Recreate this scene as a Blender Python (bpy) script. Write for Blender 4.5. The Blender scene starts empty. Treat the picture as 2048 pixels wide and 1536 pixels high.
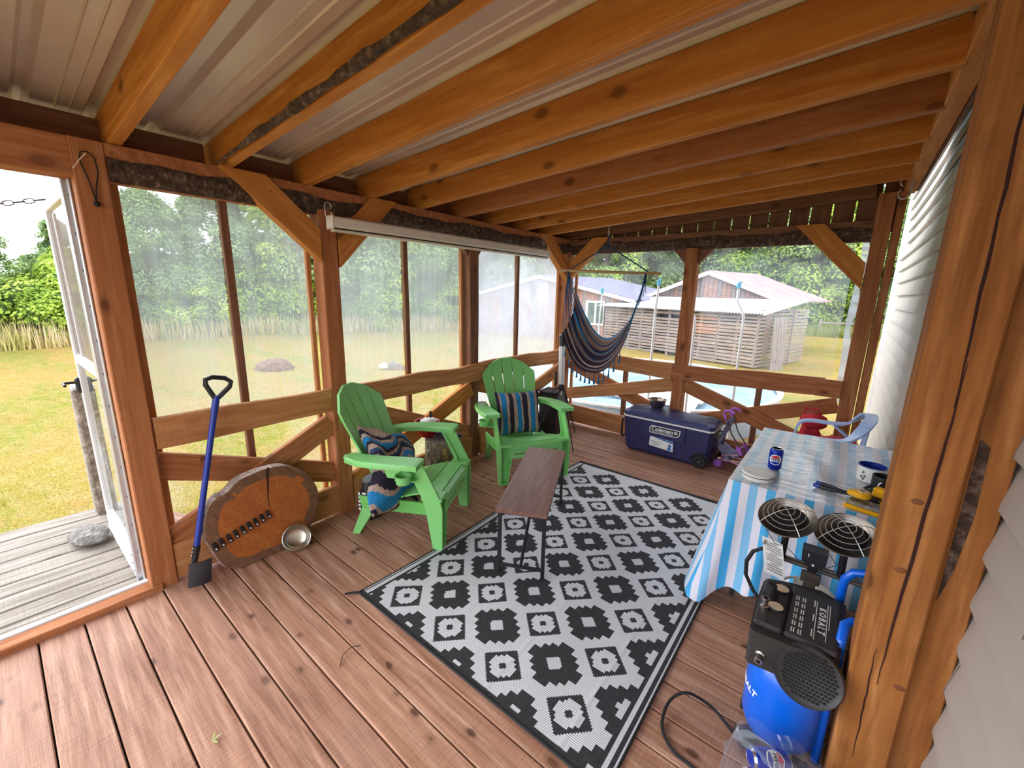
import bpy, math, random
from math import sin, cos, pi, radians, sqrt, atan2
from mathutils import Vector, Matrix, Euler

SC = bpy.context.scene
COL = SC.collection
# ------------------------------------------------------------------ camera, sky, sun, exposure
cam_d = bpy.data.cameras.new('camera')
cam_d.sensor_width = 36.0
cam_d.lens = 833.7 / 2048 * 36.0
cam_d.clip_start = 0.02
cam_d.clip_end = 400
cam = bpy.data.objects.new('camera', cam_d)
COL.objects.link(cam)
cr, cu, cf = ((0.77921882, 0.62641976, 0.02040374), (-0.15042737, 0.15531881, 0.97634403), (-0.60843211, 0.76385493, -0.21525802))
cam.matrix_world = Matrix(((cr[0], cu[0], -cf[0], 2.79043), (cr[1], cu[1], -cf[1], -4.58426), (cr[2], cu[2], -cf[2], 1.67549), (0, 0, 0, 1)))
SC.camera = cam

world = bpy.data.worlds.new('overcast_sky')
SC.world = world
world.use_nodes = True
wn = world.node_tree
for n in list(wn.nodes): wn.nodes.remove(n)
w_out = wn.nodes.new('ShaderNodeOutputWorld')
w_bg = wn.nodes.new('ShaderNodeBackground')
w_tc = wn.nodes.new('ShaderNodeTexCoord')
w_map = wn.nodes.new('ShaderNodeMapping'); w_map.inputs['Scale'].default_value = (1, 1, 2.2)
w_no = wn.nodes.new('ShaderNodeTexNoise'); w_no.inputs['Scale'].default_value = 2.6; w_no.inputs['Detail'].default_value = 6; w_no.inputs['Roughness'].default_value = .6
w_cr = wn.nodes.new('ShaderNodeValToRGB')
w_cr.color_ramp.elements[0].position = .38; w_cr.color_ramp.elements[0].color = (.52, .63, .82, 1)
w_cr.color_ramp.elements[1].position = .62; w_cr.color_ramp.elements[1].color = (.93, .94, 1.0, 1)
wn.links.new(w_tc.outputs['Generated'], w_map.inputs['Vector'])
wn.links.new(w_map.outputs[0], w_no.inputs['Vector'])
wn.links.new(w_no.outputs['Fac'], w_cr.inputs['Fac'])
wn.links.new(w_cr.outputs[0], w_bg.inputs['Color'])
w_bg.inputs['Strength'].default_value = 1.7
wn.links.new(w_bg.outputs[0], w_out.inputs[0])

sun_d = bpy.data.lights.new('hazy_sun', 'SUN'); sun_d.energy = 1.3; sun_d.angle = radians(45); sun_d.color = (1.0, .96, .90)
sun = bpy.data.objects.new('hazy_sun', sun_d); COL.objects.link(sun)
sun.rotation_euler = Vector((1.0, 0.45, -0.62)).to_track_quat('-Z', 'Y').to_euler()

SC.view_settings.view_transform = 'Standard'
SC.view_settings.look = 'None'
SC.view_settings.gamma = 1
SC.view_settings.use_curve_mapping = False
SC.view_settings.exposure = 1.45

# ------------------------------------------------------------------ helpers
def srgb(r, g, b):
    f = lambda c: (c/255)/12.92 if c/255 <= .04045 else (((c/255)+.055)/1.055)**2.4
    return (f(r), f(g), f(b), 1)

MATS = {}
class NT:
    def __init__(s, name):
        s.m = bpy.data.materials.new(name); s.m.use_nodes = True
        s.t = s.m.node_tree; s.n = s.t.nodes; s.l = s.t.links
        s.b = s.n['Principled BSDF']; s.out = s.n['Material Output']
        MATS[name] = s.m
    def node(s, t, **kw):
        n = s.n.new(t)
        for k, v in kw.items():
            if k.startswith('_'): setattr(n, k[1:], v)
            else: n.inputs[k.replace('__', ' ')].default_value = v
        return n
    def link(s, a, b): s.l.new(a, b)
    def math(s, op, a, b=None, clamp=False):
        n = s.n.new('ShaderNodeMath'); n.operation = op; n.use_clamp = clamp
        for i, v in enumerate((a, b)):
            if v is None: continue
            if isinstance(v, (int, float)): n.inputs[i].default_value = v
            else: s.l.new(v, n.inputs[i])
        return n.outputs[0]
    def mix(s, fac, a, b, blend='MIX'):
        n = s.n.new('ShaderNodeMix'); n.data_type = 'RGBA'; n.blend_type = blend
        for i, v in ((0, fac), (6, a), (7, b)):
            if isinstance(v, (int, float)): n.inputs[i].default_value = v
            elif isinstance(v, tuple): n.inputs[i].default_value = v
            else: s.l.new(v, n.inputs[i])
        return n.outputs[2]
    def ramp(s, fac, stops, interp='LINEAR'):
        n = s.n.new('ShaderNodeValToRGB'); e = n.color_ramp.elements; n.color_ramp.interpolation = interp
        while len(e) < len(stops): e.new(.5)
        for i, (p, c) in enumerate(stops): e[i].position = p; e[i].color = c
        s.l.new(fac, n.inputs['Fac']); return n.outputs[0]
    def coords(s, scale=(1, 1, 1), rnd=True, kind='Object'):
        tc = s.n.new('ShaderNodeTexCoord'); mp = s.n.new('ShaderNodeMapping'); mp.inputs['Scale'].default_value = scale
        s.l.new(tc.outputs[kind], mp.inputs['Vector'])
        if rnd:
            oi = s.n.new('ShaderNodeObjectInfo'); k = s.math('MULTIPLY', oi.outputs['Random'], 37.0)
            cb = s.n.new('ShaderNodeCombineXYZ')
            for i in range(3): s.l.new(k, cb.inputs[i])
            s.l.new(cb.outputs[0], mp.inputs['Location'])
        return mp.outputs[0]
    def noise(s, vec, scale, detail=4, rough=.55, dist=0.0):
        n = s.n.new('ShaderNodeTexNoise'); n.inputs['Scale'].default_value = scale; n.inputs['Detail'].default_value = detail
        n.inputs['Roughness'].default_value = rough; n.inputs['Distortion'].default_value = dist
        if vec is not None: s.l.new(vec, n.inputs['Vector'])
        return n.outputs['Fac']
    def bump(s, h, strength=.3, dist=.01):
        n = s.n.new('ShaderNodeBump'); n.inputs['Strength'].default_value = strength; n.inputs['Distance'].default_value = dist
        s.l.new(h, n.inputs['Height']); s.l.new(n.outputs[0], s.b.inputs['Normal'])

def plain(name, col, rough=.5, metal=0.0, var=.06, vscale=8, bump=0.0, spec=.5, coat=0.0):
    s = NT(name)
    v = s.coords()
    n = s.noise(v, vscale, 3)
    dk = tuple(c*(1-var*2) for c in col[:3]) + (1,); lt = tuple(min(1, c*(1+var*2)) for c in col[:3]) + (1,)
    s.link(s.ramp(n, [(.3, dk), (.7, lt)]), s.b.inputs['Base Color'])
    s.b.inputs['Roughness'].default_value = rough; s.b.inputs['Metallic'].default_value = metal
    s.b.inputs['Specular IOR Level'].default_value = spec
    s.b.inputs['Coat Weight'].default_value = coat
    if bump: s.bump(s.noise(v, vscale*6, 3), bump, .004)
    return s.m

def wood(name, light, mid, dark, rough=.75, knots=.55, grain=1.0, axis='X', stain=None, bump=.35, kcol=None, kscale=1.0, kdens=.26):
    """rough-sawn timber: grain runs along the object's own X axis"""
    s = NT(name)
    v = s.coords((1.0, 14.0, 14.0))
    v1 = s.coords((.55, 5.0, 5.0))
    warp = s.noise(v1, 1.2, 3, .5, .6)
    w = s.n.new('ShaderNodeTexWave'); w.bands_direction = 'DIAGONAL'; w.wave_type = 'BANDS'
    w.inputs['Scale'].default_value = .55*grain; w.inputs['Distortion'].default_value = 7; w.inputs['Detail'].default_value = 3; w.inputs['Detail Scale'].default_value = 1.3
    s.link(v1, w.inputs['Vector'])
    fine = s.noise(v, 3.2, 5, .62)
    c = s.ramp(w.outputs['Fac'], [(0.0, mid), (.55, light), (1.0, mid)])
    c = s.mix(s.ramp(fine, [(.35, (0, 0, 0, 1)), (.7, (1, 1, 1, 1))]), s.mix(.72, c, dark), c)
    c = s.mix(s.ramp(warp, [(.45, (0, 0, 0, 1)), (.75, (.6, .6, .6, 1))]), c, mid)
    # saw marks across the board
    v2 = s.coords((55.0, 2.0, 2.0)); sw = s.noise(v2, 1.6, 2, .5)
    c = s.mix(s.math('MULTIPLY', sw, .22), c, dark)
    # knots
    vk = s.coords((5.0, 9.0, 9.0)); vo = s.n.new('ShaderNodeTexVoronoi'); vo.inputs['Scale'].default_value = kscale; vo.inputs['Randomness'].default_value = 1
    s.link(vk, vo.inputs['Vector'])
    keep = s.n.new('ShaderNodeSeparateColor'); s.link(vo.outputs['Color'], keep.inputs[0])
    kn = s.ramp(vo.outputs['Distance'], [(.0, (1, 1, 1, 1)), (.17, (.9, .9, .9, 1)), (.22, (.35, .35, .35, 1)), (.36, (0, 0, 0, 1))])
    kn = s.math('MULTIPLY', kn, s.math('LESS_THAN', keep.outputs[0], kdens))
    c = s.mix(s.math('MULTIPLY', kn, knots), c, kcol or tuple(x*.38 for x in dark[:3]) + (1,))
    if stain:
        st = s.noise(s.coords((.7, 1.6, 1.6)), 1.7, 4, .6)
        c = s.mix(s.ramp(st, [(.5, (0, 0, 0, 1)), (.72, (.75, .75, .75, 1))]), c, stain)
    s.link(c, s.b.inputs['Base Color'])
    s.b.inputs['Roughness'].default_value = rough; s.b.inputs['Specular IOR Level'].default_value = .25
    h = s.math('ADD', s.math('MULTIPLY', fine, .7), s.math('MULTIPLY', sw, .5))
    s.bump(h, bump, .006)
    return s.m

def bark(name, a, b, c, scale=9, bump=.9):
    s = NT(name)
    v = s.coords((1, 1, 1))
    n = s.noise(v, scale, 8, .7); vo = s.n.new('ShaderNodeTexVoronoi'); vo.inputs['Scale'].default_value = scale*2.2; s.link(v, vo.inputs['Vector'])
    s.link(s.ramp(n, [(.3, a), (.52, b), (.68, c)]), s.b.inputs['Base Color'])
    s.b.inputs['Roughness'].default_value = .95
    s.bump(s.math('ADD', n, vo.outputs['Distance']), bump, .02)
    return s.m

# -------- mesh builder
class MB:
    def __init__(s): s.v = []; s.f = []; s.mi = []; s.M = Matrix.Identity(4); s.cur = 0
    def at(s, M): s.M = M; return s
    def add(s, vs, fs, mi=None):
        o = len(s.v); M = s.M
        s.v += [tuple(M @ Vector(p)) for p in vs]
        s.f += [tuple(i+o for i in f) for f in fs]
        s.mi += [s.cur if mi is None else mi]*len(fs); return s
    def box(s, c, d, mi=None, rot=None):
        x, y, z = d[0]/2, d[1]/2, d[2]/2
        P = [Vector((a*x, b*y, e*z)) for a in (-1, 1) for b in (-1, 1) for e in (-1, 1)]
        if rot: R = Euler(rot).to_matrix(); P = [R @ p for p in P]
        s.add([tuple(p+Vector(c)) for p in P], [(0, 1, 3, 2), (4, 6, 7, 5), (0, 4, 5, 1), (2, 3, 7, 6), (0, 2, 6, 4), (1, 5, 7, 3)], mi); return s
    def rbox(s, c, d, r=.004, mi=None, rot=None):
        """box with chamfered edges (each face shrunk by r, joined by bevels)"""
        x, y, z = d[0]/2, d[1]/2, d[2]/2; r = min(r, x*.9, y*.9, z*.9); P = []; 
        for a in (-1, 1):
            for b in (-1, 1):
                for e in (-1, 1):
                    P += [(a*x, b*(y-r), e*(z-r)), (a*(x-r), b*y, e*(z-r)), (a*(x-r), b*(y-r), e*z)]
        ix = lambda a, b, e, k: (((a > 0)*2+(b > 0))*2+(e > 0))*3+k
        F = []
        for a in (-1, 1): F.append([ix(a, -1, -1, 0), ix(a, 1, -1, 0), ix(a, 1, 1, 0), ix(a, -1, 1, 0)][::a])
        for b in (-1, 1): F.append([ix(-1, b, -1, 1), ix(-1, b, 1, 1), ix(1, b, 1, 1), ix(1, b, -1, 1)][::b])
        for e in (-1, 1): F.append([ix(-1, -1, e, 2), ix(1, -1, e, 2), ix(1, 1, e, 2), ix(-1, 1, e, 2)][::e])
        for a in (-1, 1):
            for b in (-1, 1): F.append([ix(a, b, -1, 0), ix(a, b, -1, 1), ix(a, b, 1, 1), ix(a, b, 1, 0)][::a*b])
        for a in (-1, 1):
            for e in (-1, 1): F.append([ix(a, -1, e, 0), ix(a, 1, e, 0), ix(a, 1, e, 2), ix(a, -1, e, 2)][::a*e])
        for b in (-1, 1):
            for e in (-1, 1): F.append([ix(-1, b, e, 1), ix(-1, b, e, 2), ix(1, b, e, 2), ix(1, b, e, 1)][::b*e])
        for a in (-1, 1):
            for b in (-1, 1):
                for e in (-1, 1): F.append([ix(a, b, e, 0), ix(a, b, e, 1), ix(a, b, e, 2)][::a*b*e])
        P = [Vector(p) for p in P]
        if rot: R = Euler(rot).to_matrix(); P = [R @ p for p in P]
        return s.add([tuple(p+Vector(c)) for p in P], F, mi)
    def prism(s, poly, z0, z1, mi=None, axis='z'):
        n = len(poly)
        mp = {'z': lambda p, h: (p[0], p[1], h), 'y': lambda p, h: (p[0], h, p[1]), 'x': lambda p, h: (h, p[0], p[1])}[axis]
        a2 = sum(poly[i][0]*poly[(i+1) % n][1]-poly[(i+1) % n][0]*poly[i][1] for i in range(n))
        if a2 < 0: poly = poly[::-1]
        if axis == 'y': poly = poly[::-1]
        vs = [mp(p, z0) for p in poly]+[mp(p, z1) for p in poly]
        fs = [tuple(range(n-1, -1, -1)), tuple(range(n, 2*n))]+[(i, (i+1) % n, (i+1) % n+n, i+n) for i in range(n)]
        return s.add(vs, fs, mi)
    def tube(s, pts, r, seg=8, mi=None, caps=True, closed=False):
        pts = [Vector(p) for p in pts]; n = len(pts); rs = r if isinstance(r, (list, tuple)) else [r]*n
        vs = []; up = None
        for i, p in enumerate(pts):
            if closed: d = pts[(i+1) % n]-pts[i-1]
            else: d = pts[min(i+1, n-1)]-pts[max(i-1, 0)]
            d.normalize()
            if up is None:
                up = Vector((0, 0, 1)) if abs(d.z) < .9 else Vector((1, 0, 0))
            a = up.cross(d)
            if a.length < 1e-6: a = Vector((1, 0, 0)).cross(d)
            a.normalize(); b = d.cross(a); up = b
            for k in range(seg):
                t = 2*pi*k/seg; vs.append(tuple(p+(a*cos(t)+b*sin(t))*rs[i]))
        fs = []
        for i in range(n if closed else n-1):
            j = (i+1) % n
            for k in range(seg): fs.append((i*seg+k, i*seg+(k+1) % seg, j*seg+(k+1) % seg, j*seg+k))
        if caps and not closed: fs += [tuple(range(seg-1, -1, -1)), tuple(range((n-1)*seg, n*seg))]
        return s.add(vs, fs, mi)
    def lathe(s, prof, seg=24, mi=None, c=(0, 0, 0), M=None, cap0=True, cap1=True):
        vs = []; 
        for r, z in prof:
            for k in range(seg):
                t = 2*pi*k/seg; q = Vector((r*cos(t), r*sin(t), z))
                if M: q = M @ q
                vs.append(tuple(q+Vector(c)))
        fs = [(i*seg+k, i*seg+(k+1) % seg, (i+1)*seg+(k+1) % seg, (i+1)*seg+k) for i in range(len(prof)-1) for k in range(seg)]
        if cap0: fs.append(tuple(range(seg-1, -1, -1)))
        if cap1: fs.append(tuple(range((len(prof)-1)*seg, len(prof)*seg)))
        return s.add(vs, fs, mi)
    def sphere(s, c, r, seg=12, rings=8, mi=None, sc=(1, 1, 1), jit=0, seed=0):
        rd = random.Random(seed); prof = []
        vs = [(c[0], c[1], c[2]-r*sc[2])]; 
        for i in range(1, rings):
            ph = -pi/2+pi*i/rings
            for k in range(seg):
                t = 2*pi*k/seg; q = 1+rd.uniform(-jit, jit)
                vs.append((c[0]+r*q*sc[0]*cos(ph)*cos(t), c[1]+r*q*sc[1]*cos(ph)*sin(t), c[2]+r*q*sc[2]*sin(ph)))
        vs.append((c[0], c[1], c[2]+r*sc[2])); fs = []
        for k in range(seg): fs.append((0, 1+(k+1) % seg, 1+k))
        for i in range(rings-2):
            for k in range(seg): a = 1+i*seg; fs.append((a+k, a+(k+1) % seg, a+seg+(k+1) % seg, a+seg+k))
        a = 1+(rings-2)*seg; L = len(vs)-1
        for k in range(seg): fs.append((a+k, a+(k+1) % seg, L))
        return s.add(vs, fs, mi)
    def grid(s, fn, nu, nv, mi=None, mfn=None, closeu=False):
        vs = [fn(i/nu, j/nv) for j in range(nv+1) for i in range(nu+1)]
        fs = []; mm = []
        for j in range(nv):
            for i in range(nu):
                fs.append((j*(nu+1)+i, j*(nu+1)+i+1, (j+1)*(nu+1)+i+1, (j+1)*(nu+1)+i)); mm.append(mfn((i+.5)/nu, (j+.5)/nv) if mfn else (s.cur if mi is None else mi))
        o = len(s.v); M = s.M; s.v += [tuple(M @ Vector(p)) for p in vs]; s.f += [tuple(i+o for i in f) for f in fs]; s.mi += mm
        return s
    def mesh(s, name, mats, smooth=35):
        me = bpy.data.meshes.new(name); me.from_pydata(s.v, [], s.f)
        for m in (mats if isinstance(mats, (list, tuple)) else [mats]): me.materials.append(MATS[m] if isinstance(m, str) else m)
        if any(s.mi): me.polygons.foreach_set('material_index', s.mi)
        if smooth:
            me.polygons.foreach_set('use_smooth', [True]*len(s.f)); me.set_sharp_from_angle(angle=radians(smooth))
        me.update(); return me
    def obj(s, name, mats, parent=None, smooth=35, **kw):
        return link(name, s.mesh(name, mats, smooth), parent, **kw)

def link(name, me, parent=None, loc=None, rot=None, M=None, label=None, stuff=False):
    o = bpy.data.objects.new(name, me); COL.objects.link(o)
    if parent: o.parent = parent
    if M is not None: o.matrix_basis = M
    if loc: o.location = loc
    if rot: o.rotation_euler = rot
    if label: o['label'] = label
    if stuff: o['kind'] = 'stuff'
    return o

def thing(name, label, cat, loc=(0, 0, 0), rz=0.0, group=None, rot=None):
    o = bpy.data.objects.new(name, None); COL.objects.link(o); o.empty_display_size = .1
    o.location = loc; o.rotation_euler = rot if rot else (0, 0, rz)
    o['label'] = label; o['category'] = cat
    if group: o['group'] = group
    return o
def struct(name, label):
    o = bpy.data.objects.new(name, None); COL.objects.link(o); o.empty_display_size = .1
    o['kind'] = 'structure'; o['label'] = label; return o
def tag(o, label, cat, group=None, kind=None):
    o['label'] = label; o['category'] = cat
    if group: o['group'] = group
    if kind: o['kind'] = kind
    return o

def frame(a, b, up=(0, 0, 1)):
    """matrix with local X from a to b"""
    a, b = Vector(a), Vector(b); x = (b-a).normalized(); z = Vector(up); y = z.cross(x)
    if y.length < 1e-5: y = Vector((0, 1, 0)).cross(x)
    y.normalize(); z = x.cross(y)
    return Matrix(((x.x, y.x, z.x, a.x), (x.y, y.y, z.y, a.y), (x.z, y.z, z.z, a.z), (0, 0, 0, 1)))

BEAMS = {}
def beam_mesh(L, w, h, ch=.004, wav=0.0, seed=0, wav_bottom=True):
    key = (round(L, 3), round(w, 3), round(h, 3), ch, wav, seed)
    if key in BEAMS: return BEAMS[key]
    n = max(1, int(L/.12)) if wav else 1
    rd = random.Random(seed); ph = [rd.uniform(0, 6.28) for _ in range(6)]
    vs = []; fs = []
    for i in range(n+1):
        x = L*i/n
        dt = wav*(sin(x*4.1+ph[0])+.6*sin(x*9.3+ph[1])); db = wav*(sin(x*3.3+ph[2])+.5*sin(x*8.1+ph[3])) if wav_bottom else 0
        Y = w/2; t = h/2+dt; b = -h/2+db
        sec = [(-Y+ch, b), (Y-ch, b), (Y, b+ch), (Y, t-ch), (Y-ch, t), (-Y+ch, t), (-Y, t-ch), (-Y, b+ch)]
        vs += [(x, a, c) for a, c in sec]
    for i in range(n):
        for k in range(8): fs.append((i*8+k, i*8+(k+1) % 8, (i+1)*8+(k+1) % 8, (i+1)*8+k))
    fs += [tuple(range(7, -1, -1)), tuple(range(n*8, n*8+8))]
    fs = [f[::-1] for f in fs]
    mb = MB(); mb.add(vs, fs); me = mb.mesh('timber', 'pine_orange', 0); BEAMS[key] = me
    return me

def beam(name, a, b, w, h, mat, parent, up=(0, 0, 1), ch=.004, wav=0.0, seed=0, label=None):
    a, b = Vector(a), Vector(b); me = beam_mesh((b-a).length, w, h, ch, wav, seed)
    o = link(name, me, parent, M=frame(a, b, up), label=label)
    o.material_slots[0].link = 'OBJECT'; o.material_slots[0].material = MATS[mat]
    return o

def text_mesh(txt, size, mat, ext=.0006, shear=0, bold=0.0, align='CENTER'):
    c = bpy.data.curves.new('txt', 'FONT'); c.body = txt; c.size = size; c.extrude = ext; c.shear = shear; c.offset = bold; c.align_x = align; c.align_y = 'CENTER'; c.resolution_u = 3
    o = bpy.data.objects.new('txt', c); COL.objects.link(o); dg = bpy.context.evaluated_depsgraph_get()
    me = bpy.data.meshes.new_from_object(o.evaluated_get(dg)); bpy.data.objects.remove(o); me.materials.clear(); me.materials.append(MATS[mat]); return me
def lettering(name, txt, size, mat, parent, M, **kw):
    return link(name, text_mesh(txt, size, mat, **kw), parent, M=M)
def basis(o, x, y):
    x = Vector(x).normalized(); y = Vector(y).normalized(); z = x.cross(y)
    return Matrix(((x.x, y.x, z.x, o[0]), (x.y, y.y, z.y, o[1]), (x.z, y.z, z.z, o[2]), (0, 0, 0, 1)))
def lerp(a, b, t): return a+(b-a)*t
def sstep(t): t = max(0, min(1, t)); return t*t*(3-2*t)

# ------------------------------------------------------------------ materials
wood('pine_orange', (.74, .34, .095, 1), (.60, .235, .045, 1), (.36, .11, .02, 1), knots=.8)
wood('pine_red', (.60, .26, .115, 1), (.47, .18, .065, 1), (.24, .07, .022, 1), knots=.8, stain=(.34, .12, .045, 1))
wood('pine_brown', (.34, .165, .09, 1), (.26, .115, .06, 1), (.11, .04, .02, 1), stain=(.2, .09, .055, 1))
wood('pine_rail', (.70, .38, .17, 1), (.58, .27, .10, 1), (.30, .10, .03, 1), knots=.85, stain=(.42, .18, .07, 1))
wood('deck_wood', (.74, .45, .31, 1), (.55, .29, .18, 1), (.20, .075, .035, 1), rough=.55, knots=.9, grain=1.1, stain=(.34, .16, .10, 1), bump=.7, kscale=1.6, kdens=.16)
wood('deck_wood_pale', (.64, .37, .25, 1), (.48, .25, .16, 1), (.17, .065, .035, 1), rough=.55, knots=.9, grain=1.1, stain=(.42, .23, .16, 1), bump=.7, kscale=1.6, kdens=.16)
wood('grey_deck', (.50, .45, .38, 1), (.38, .33, .27, 1), (.13, .10, .07, 1), rough=.8, knots=.6, bump=.8)
wood('old_board', (.44, .37, .34, 1), (.33, .27, .25, 1), (.14, .10, .09, 1), knots=.4, bump=.6)
wood('old_board_red', (.56, .36, .28, 1), (.46, .25, .18, 1), (.2, .1, .07, 1), knots=.4, bump=.6)
wood('pallet_board', (.48, .39, .34, 1), (.37, .29, .25, 1), (.16, .11, .09, 1), knots=.4, bump=.6)
wood('walnut_top', (.33, .19, .15, 1), (.25, .13, .10, 1), (.12, .05, .04, 1), rough=.32, knots=.25, grain=2.0, bump=.1)
wood('slab_face', (.60, .22, .05, 1), (.50, .15, .03, 1), (.25, .07, .02, 1), rough=.5, knots=.0, grain=.5, stain=(.36, .10, .03, 1), bump=.3)
wood('slab_rim', (.30, .16, .09, 1), (.22, .11, .06, 1), (.1, .04, .02, 1), rough=.6, knots=.0, bump=.4)
wood('dowel_wood', (.62, .42, .22, 1), (.5, .32, .15, 1), (.3, .16, .06, 1), knots=.1)
bark('bark_dark', (.025, .014, .009, 1), (.10, .055, .035, 1), (.30, .20, .15, 1), 26)
bark('bark_grey', (.10, .075, .055, 1), (.30, .235, .17, 1), (.52, .42, .33, 1), 14)
bark('slab_bark', (.26, .17, .13, 1), (.54, .40, .33, 1), (.80, .66, .58, 1), 26)
bark('yellow_bark', (.16, .07, .03, 1), (.55, .36, .10, 1), (.75, .62, .30, 1), 16)
bark('rock_grey', (.12, .10, .085, 1), (.26, .23, .20, 1), (.40, .36, .32, 1), 18)
plain('steel_roof', srgb(206, 188, 178), .36, .2, .05, 2)
plain('white_metal', srgb(226, 224, 222), .4, .1, .03)
plain('cream_metal', srgb(226, 216, 200), .45, 0, .04)
plain('alu', srgb(200, 200, 202), .35, .7, .05)
plain('chrome', srgb(205, 200, 195), .18, 1.0, .03)
plain('steel_bowl', srgb(190, 182, 170), .22, 1.0, .05)
plain('wire_steel', srgb(214, 208, 198), .3, .6, .02)
plain('dark_metal', srgb(34, 33, 34), .45, .3, .1)
plain('dish_metal', srgb(140, 130, 120), .3, .8, .12, 20)
plain('rust_metal', srgb(96, 84, 74), .6, .5, .2, 30)
plain('black_plastic', srgb(30, 30, 32), .42, 0, .08)
plain('shroud_plastic', srgb(52, 48, 47), .5, 0, .08, 30, bump=.15)
plain('charcoal', srgb(58, 56, 62), .6, 0, .1)
plain('green_plastic', srgb(132, 206, 118), .33, 0, .05, 3)
plain('green_plastic_dark', srgb(110, 190, 94), .4, 0, .05, 3)
plain('blue_paint', srgb(0, 100, 222), .3, 0, .03, 3, coat=.3)
plain('blue_handle', srgb(22, 50, 150), .35, 0, .05)
plain('navy_plastic', srgb(42, 42, 86), .42, 0, .05, 5, bump=.08)
plain('navy_lid', srgb(50, 52, 98), .42, 0, .05, 5, bump=.08)
plain('white_plastic', srgb(232, 228, 220), .4, 0, .03)
plain('grey_blue_plastic', srgb(172, 194, 232), .35, 0, .03)
plain('purple_plastic', srgb(178, 100, 205), .4, 0, .05)
plain('lilac_fabric', srgb(150, 150, 178), .85, 0, .15, 20, bump=.2)
plain('pink_wire', srgb(214, 168, 178), .4, .2, .05)
plain('red_fabric', srgb(196, 34, 48), .8, 0, .12, 10, bump=.3)
plain('red_plastic', srgb(176, 22, 26), .45, 0, .1)
plain('pepsi_blue', srgb(0, 44, 165), .3, .2, .04)
plain('pepsi_red', srgb(214, 24, 44), .35, 0, .03)
plain('paint_white', srgb(240, 240, 240), .5, 0, .02)
plain('print_grey', srgb(120, 118, 116), .6, 0, .02)
plain('print_black', srgb(24, 24, 26), .6, 0, .02)
plain('print_blue', srgb(40, 110, 180), .6, 0, .05)
plain('paper', srgb(228, 226, 222), .8, 0, .05, 6)
plain('yellow_plastic', srgb(246, 180, 14), .42, 0, .05)
plain('clear_case', srgb(150, 145, 135), .2, 0, .2, 40)
plain('rope_blue', srgb(22, 90, 130), .85, 0, .15, 40)
plain('rope_dark', srgb(24, 60, 86), .85, 0, .15, 40)
plain('rope_black', srgb(28, 24, 26), .8, 0, .1, 40)
plain('propane_white', srgb(214, 210, 198), .4, 0, .05)
plain('rubber', srgb(26, 24, 26), .7, 0, .08)
plain('teal_plastic', srgb(60, 160, 190), .4)
plain('shingle', srgb(120, 116, 132), .9, 0, .15, 12, bump=.5)
plain('roof_pink', srgb(158, 124, 118), .6, .1, .1, 2)
plain('roof_white', srgb(196, 200, 208), .5, 0, .02)
plain('trim_white', srgb(214, 212, 212), .5, 0, .03)
plain('window_glass', srgb(90, 104, 96), .1, 0, .2, 3)
plain('siding_vinyl', srgb(178, 170, 162), .5, 0, .02, 3, bump=.03)
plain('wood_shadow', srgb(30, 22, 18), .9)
plain('pool_wall', srgb(164, 180, 200), .4, 0, .03)
plain('dirt', srgb(120, 84, 70), .95, 0, .25, 12, bump=.6)
plain('rug_black', srgb(46, 46, 48), .85, 0, .15, 60, bump=.3)
plain('chip_wood', srgb(232, 208, 176), .8)

def rug_white():
    s = NT('rug_white'); v = s.coords((1, 1, 1), False)
    w = s.n.new('ShaderNodeTexWave'); w.bands_direction = 'Y'; w.inputs['Scale'].default_value = 38; w.inputs['Distortion'].default_value = .3; s.link(v, w.inputs['Vector'])
    n = s.noise(v, 5, 4)
    c = s.mix(s.ramp(w.outputs['Fac'], [(.12, (1, 1, 1, 1)), (.4, (0, 0, 0, 1))]), (.76, .76, .78, 1), (.44, .43, .44, 1))
    c = s.mix(s.math('MULTIPLY', n, .25), c, (.5, .48, .47, 1))
    s.link(c, s.b.inputs['Base Color']); s.b.inputs['Roughness'].default_value = .7; s.bump(w.outputs['Fac'], .3, .003)
rug_white()

def stripes(name, axis, stops, period, rough=.9, warp=0.0, bumpy=.25, sheen=0.0, kind='Object', transl=0.0, loc=0.0):
    s = NT(name); tc = s.n.new('ShaderNodeTexCoord'); sp = s.n.new('ShaderNodeSeparateXYZ')
    s.link(tc.outputs[kind], sp.inputs[0]); u = sp.outputs[axis]
    nz = s.noise(tc.outputs[kind], 3, 3)
    if warp: u = s.math('ADD', u, s.math('MULTIPLY', s.math('SUBTRACT', nz, .5), warp))
    u = s.math('ADD', u, loc)
    u = s.math('FRACT', s.math('DIVIDE', u, period))
    c = s.ramp(u, stops, 'CONSTANT')
    n2 = s.noise(tc.outputs[kind], 60, 3); c = s.mix(s.math('MULTIPLY', n2, .18), c, (.15, .13, .12, 1))
    s.link(c, s.b.inputs['Base Color']); s.b.inputs['Roughness'].default_value = rough
    s.bump(n2, bumpy, .003); return s.m
TEAL = (.010, .19, .42, 1); TAUPE = (.40, .28, .22, 1); BLK = (.018, .012, .026, 1)
stripes('cushion_stripe', 1, [(0, BLK), (.2, TAUPE), (.32, TEAL), (.62, TAUPE), (.76, BLK), (.97, BLK)], .165)
stripes('cushion_stripe_bold', 2, [(0, BLK), (.16, TAUPE), (.30, TEAL), (.42, TAUPE), (.5, BLK), (.58, TAUPE), (.66, TEAL), (.95, TAUPE)], .2, warp=.03)
stripes('hammock_stripe', 2, [(0, BLK), (.22, (.30, .2, .17, 1)), (.34, BLK), (.5, (.03, .09, .19, 1)), (.62, TAUPE), (.7, BLK), (.88, (.28, .19, .16, 1))], .17, warp=.05)
W_ = (.80, .78, .86, 1); B_ = (.05, .46, .86, 1); B2 = (.22, .56, .86, 1)
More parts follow.
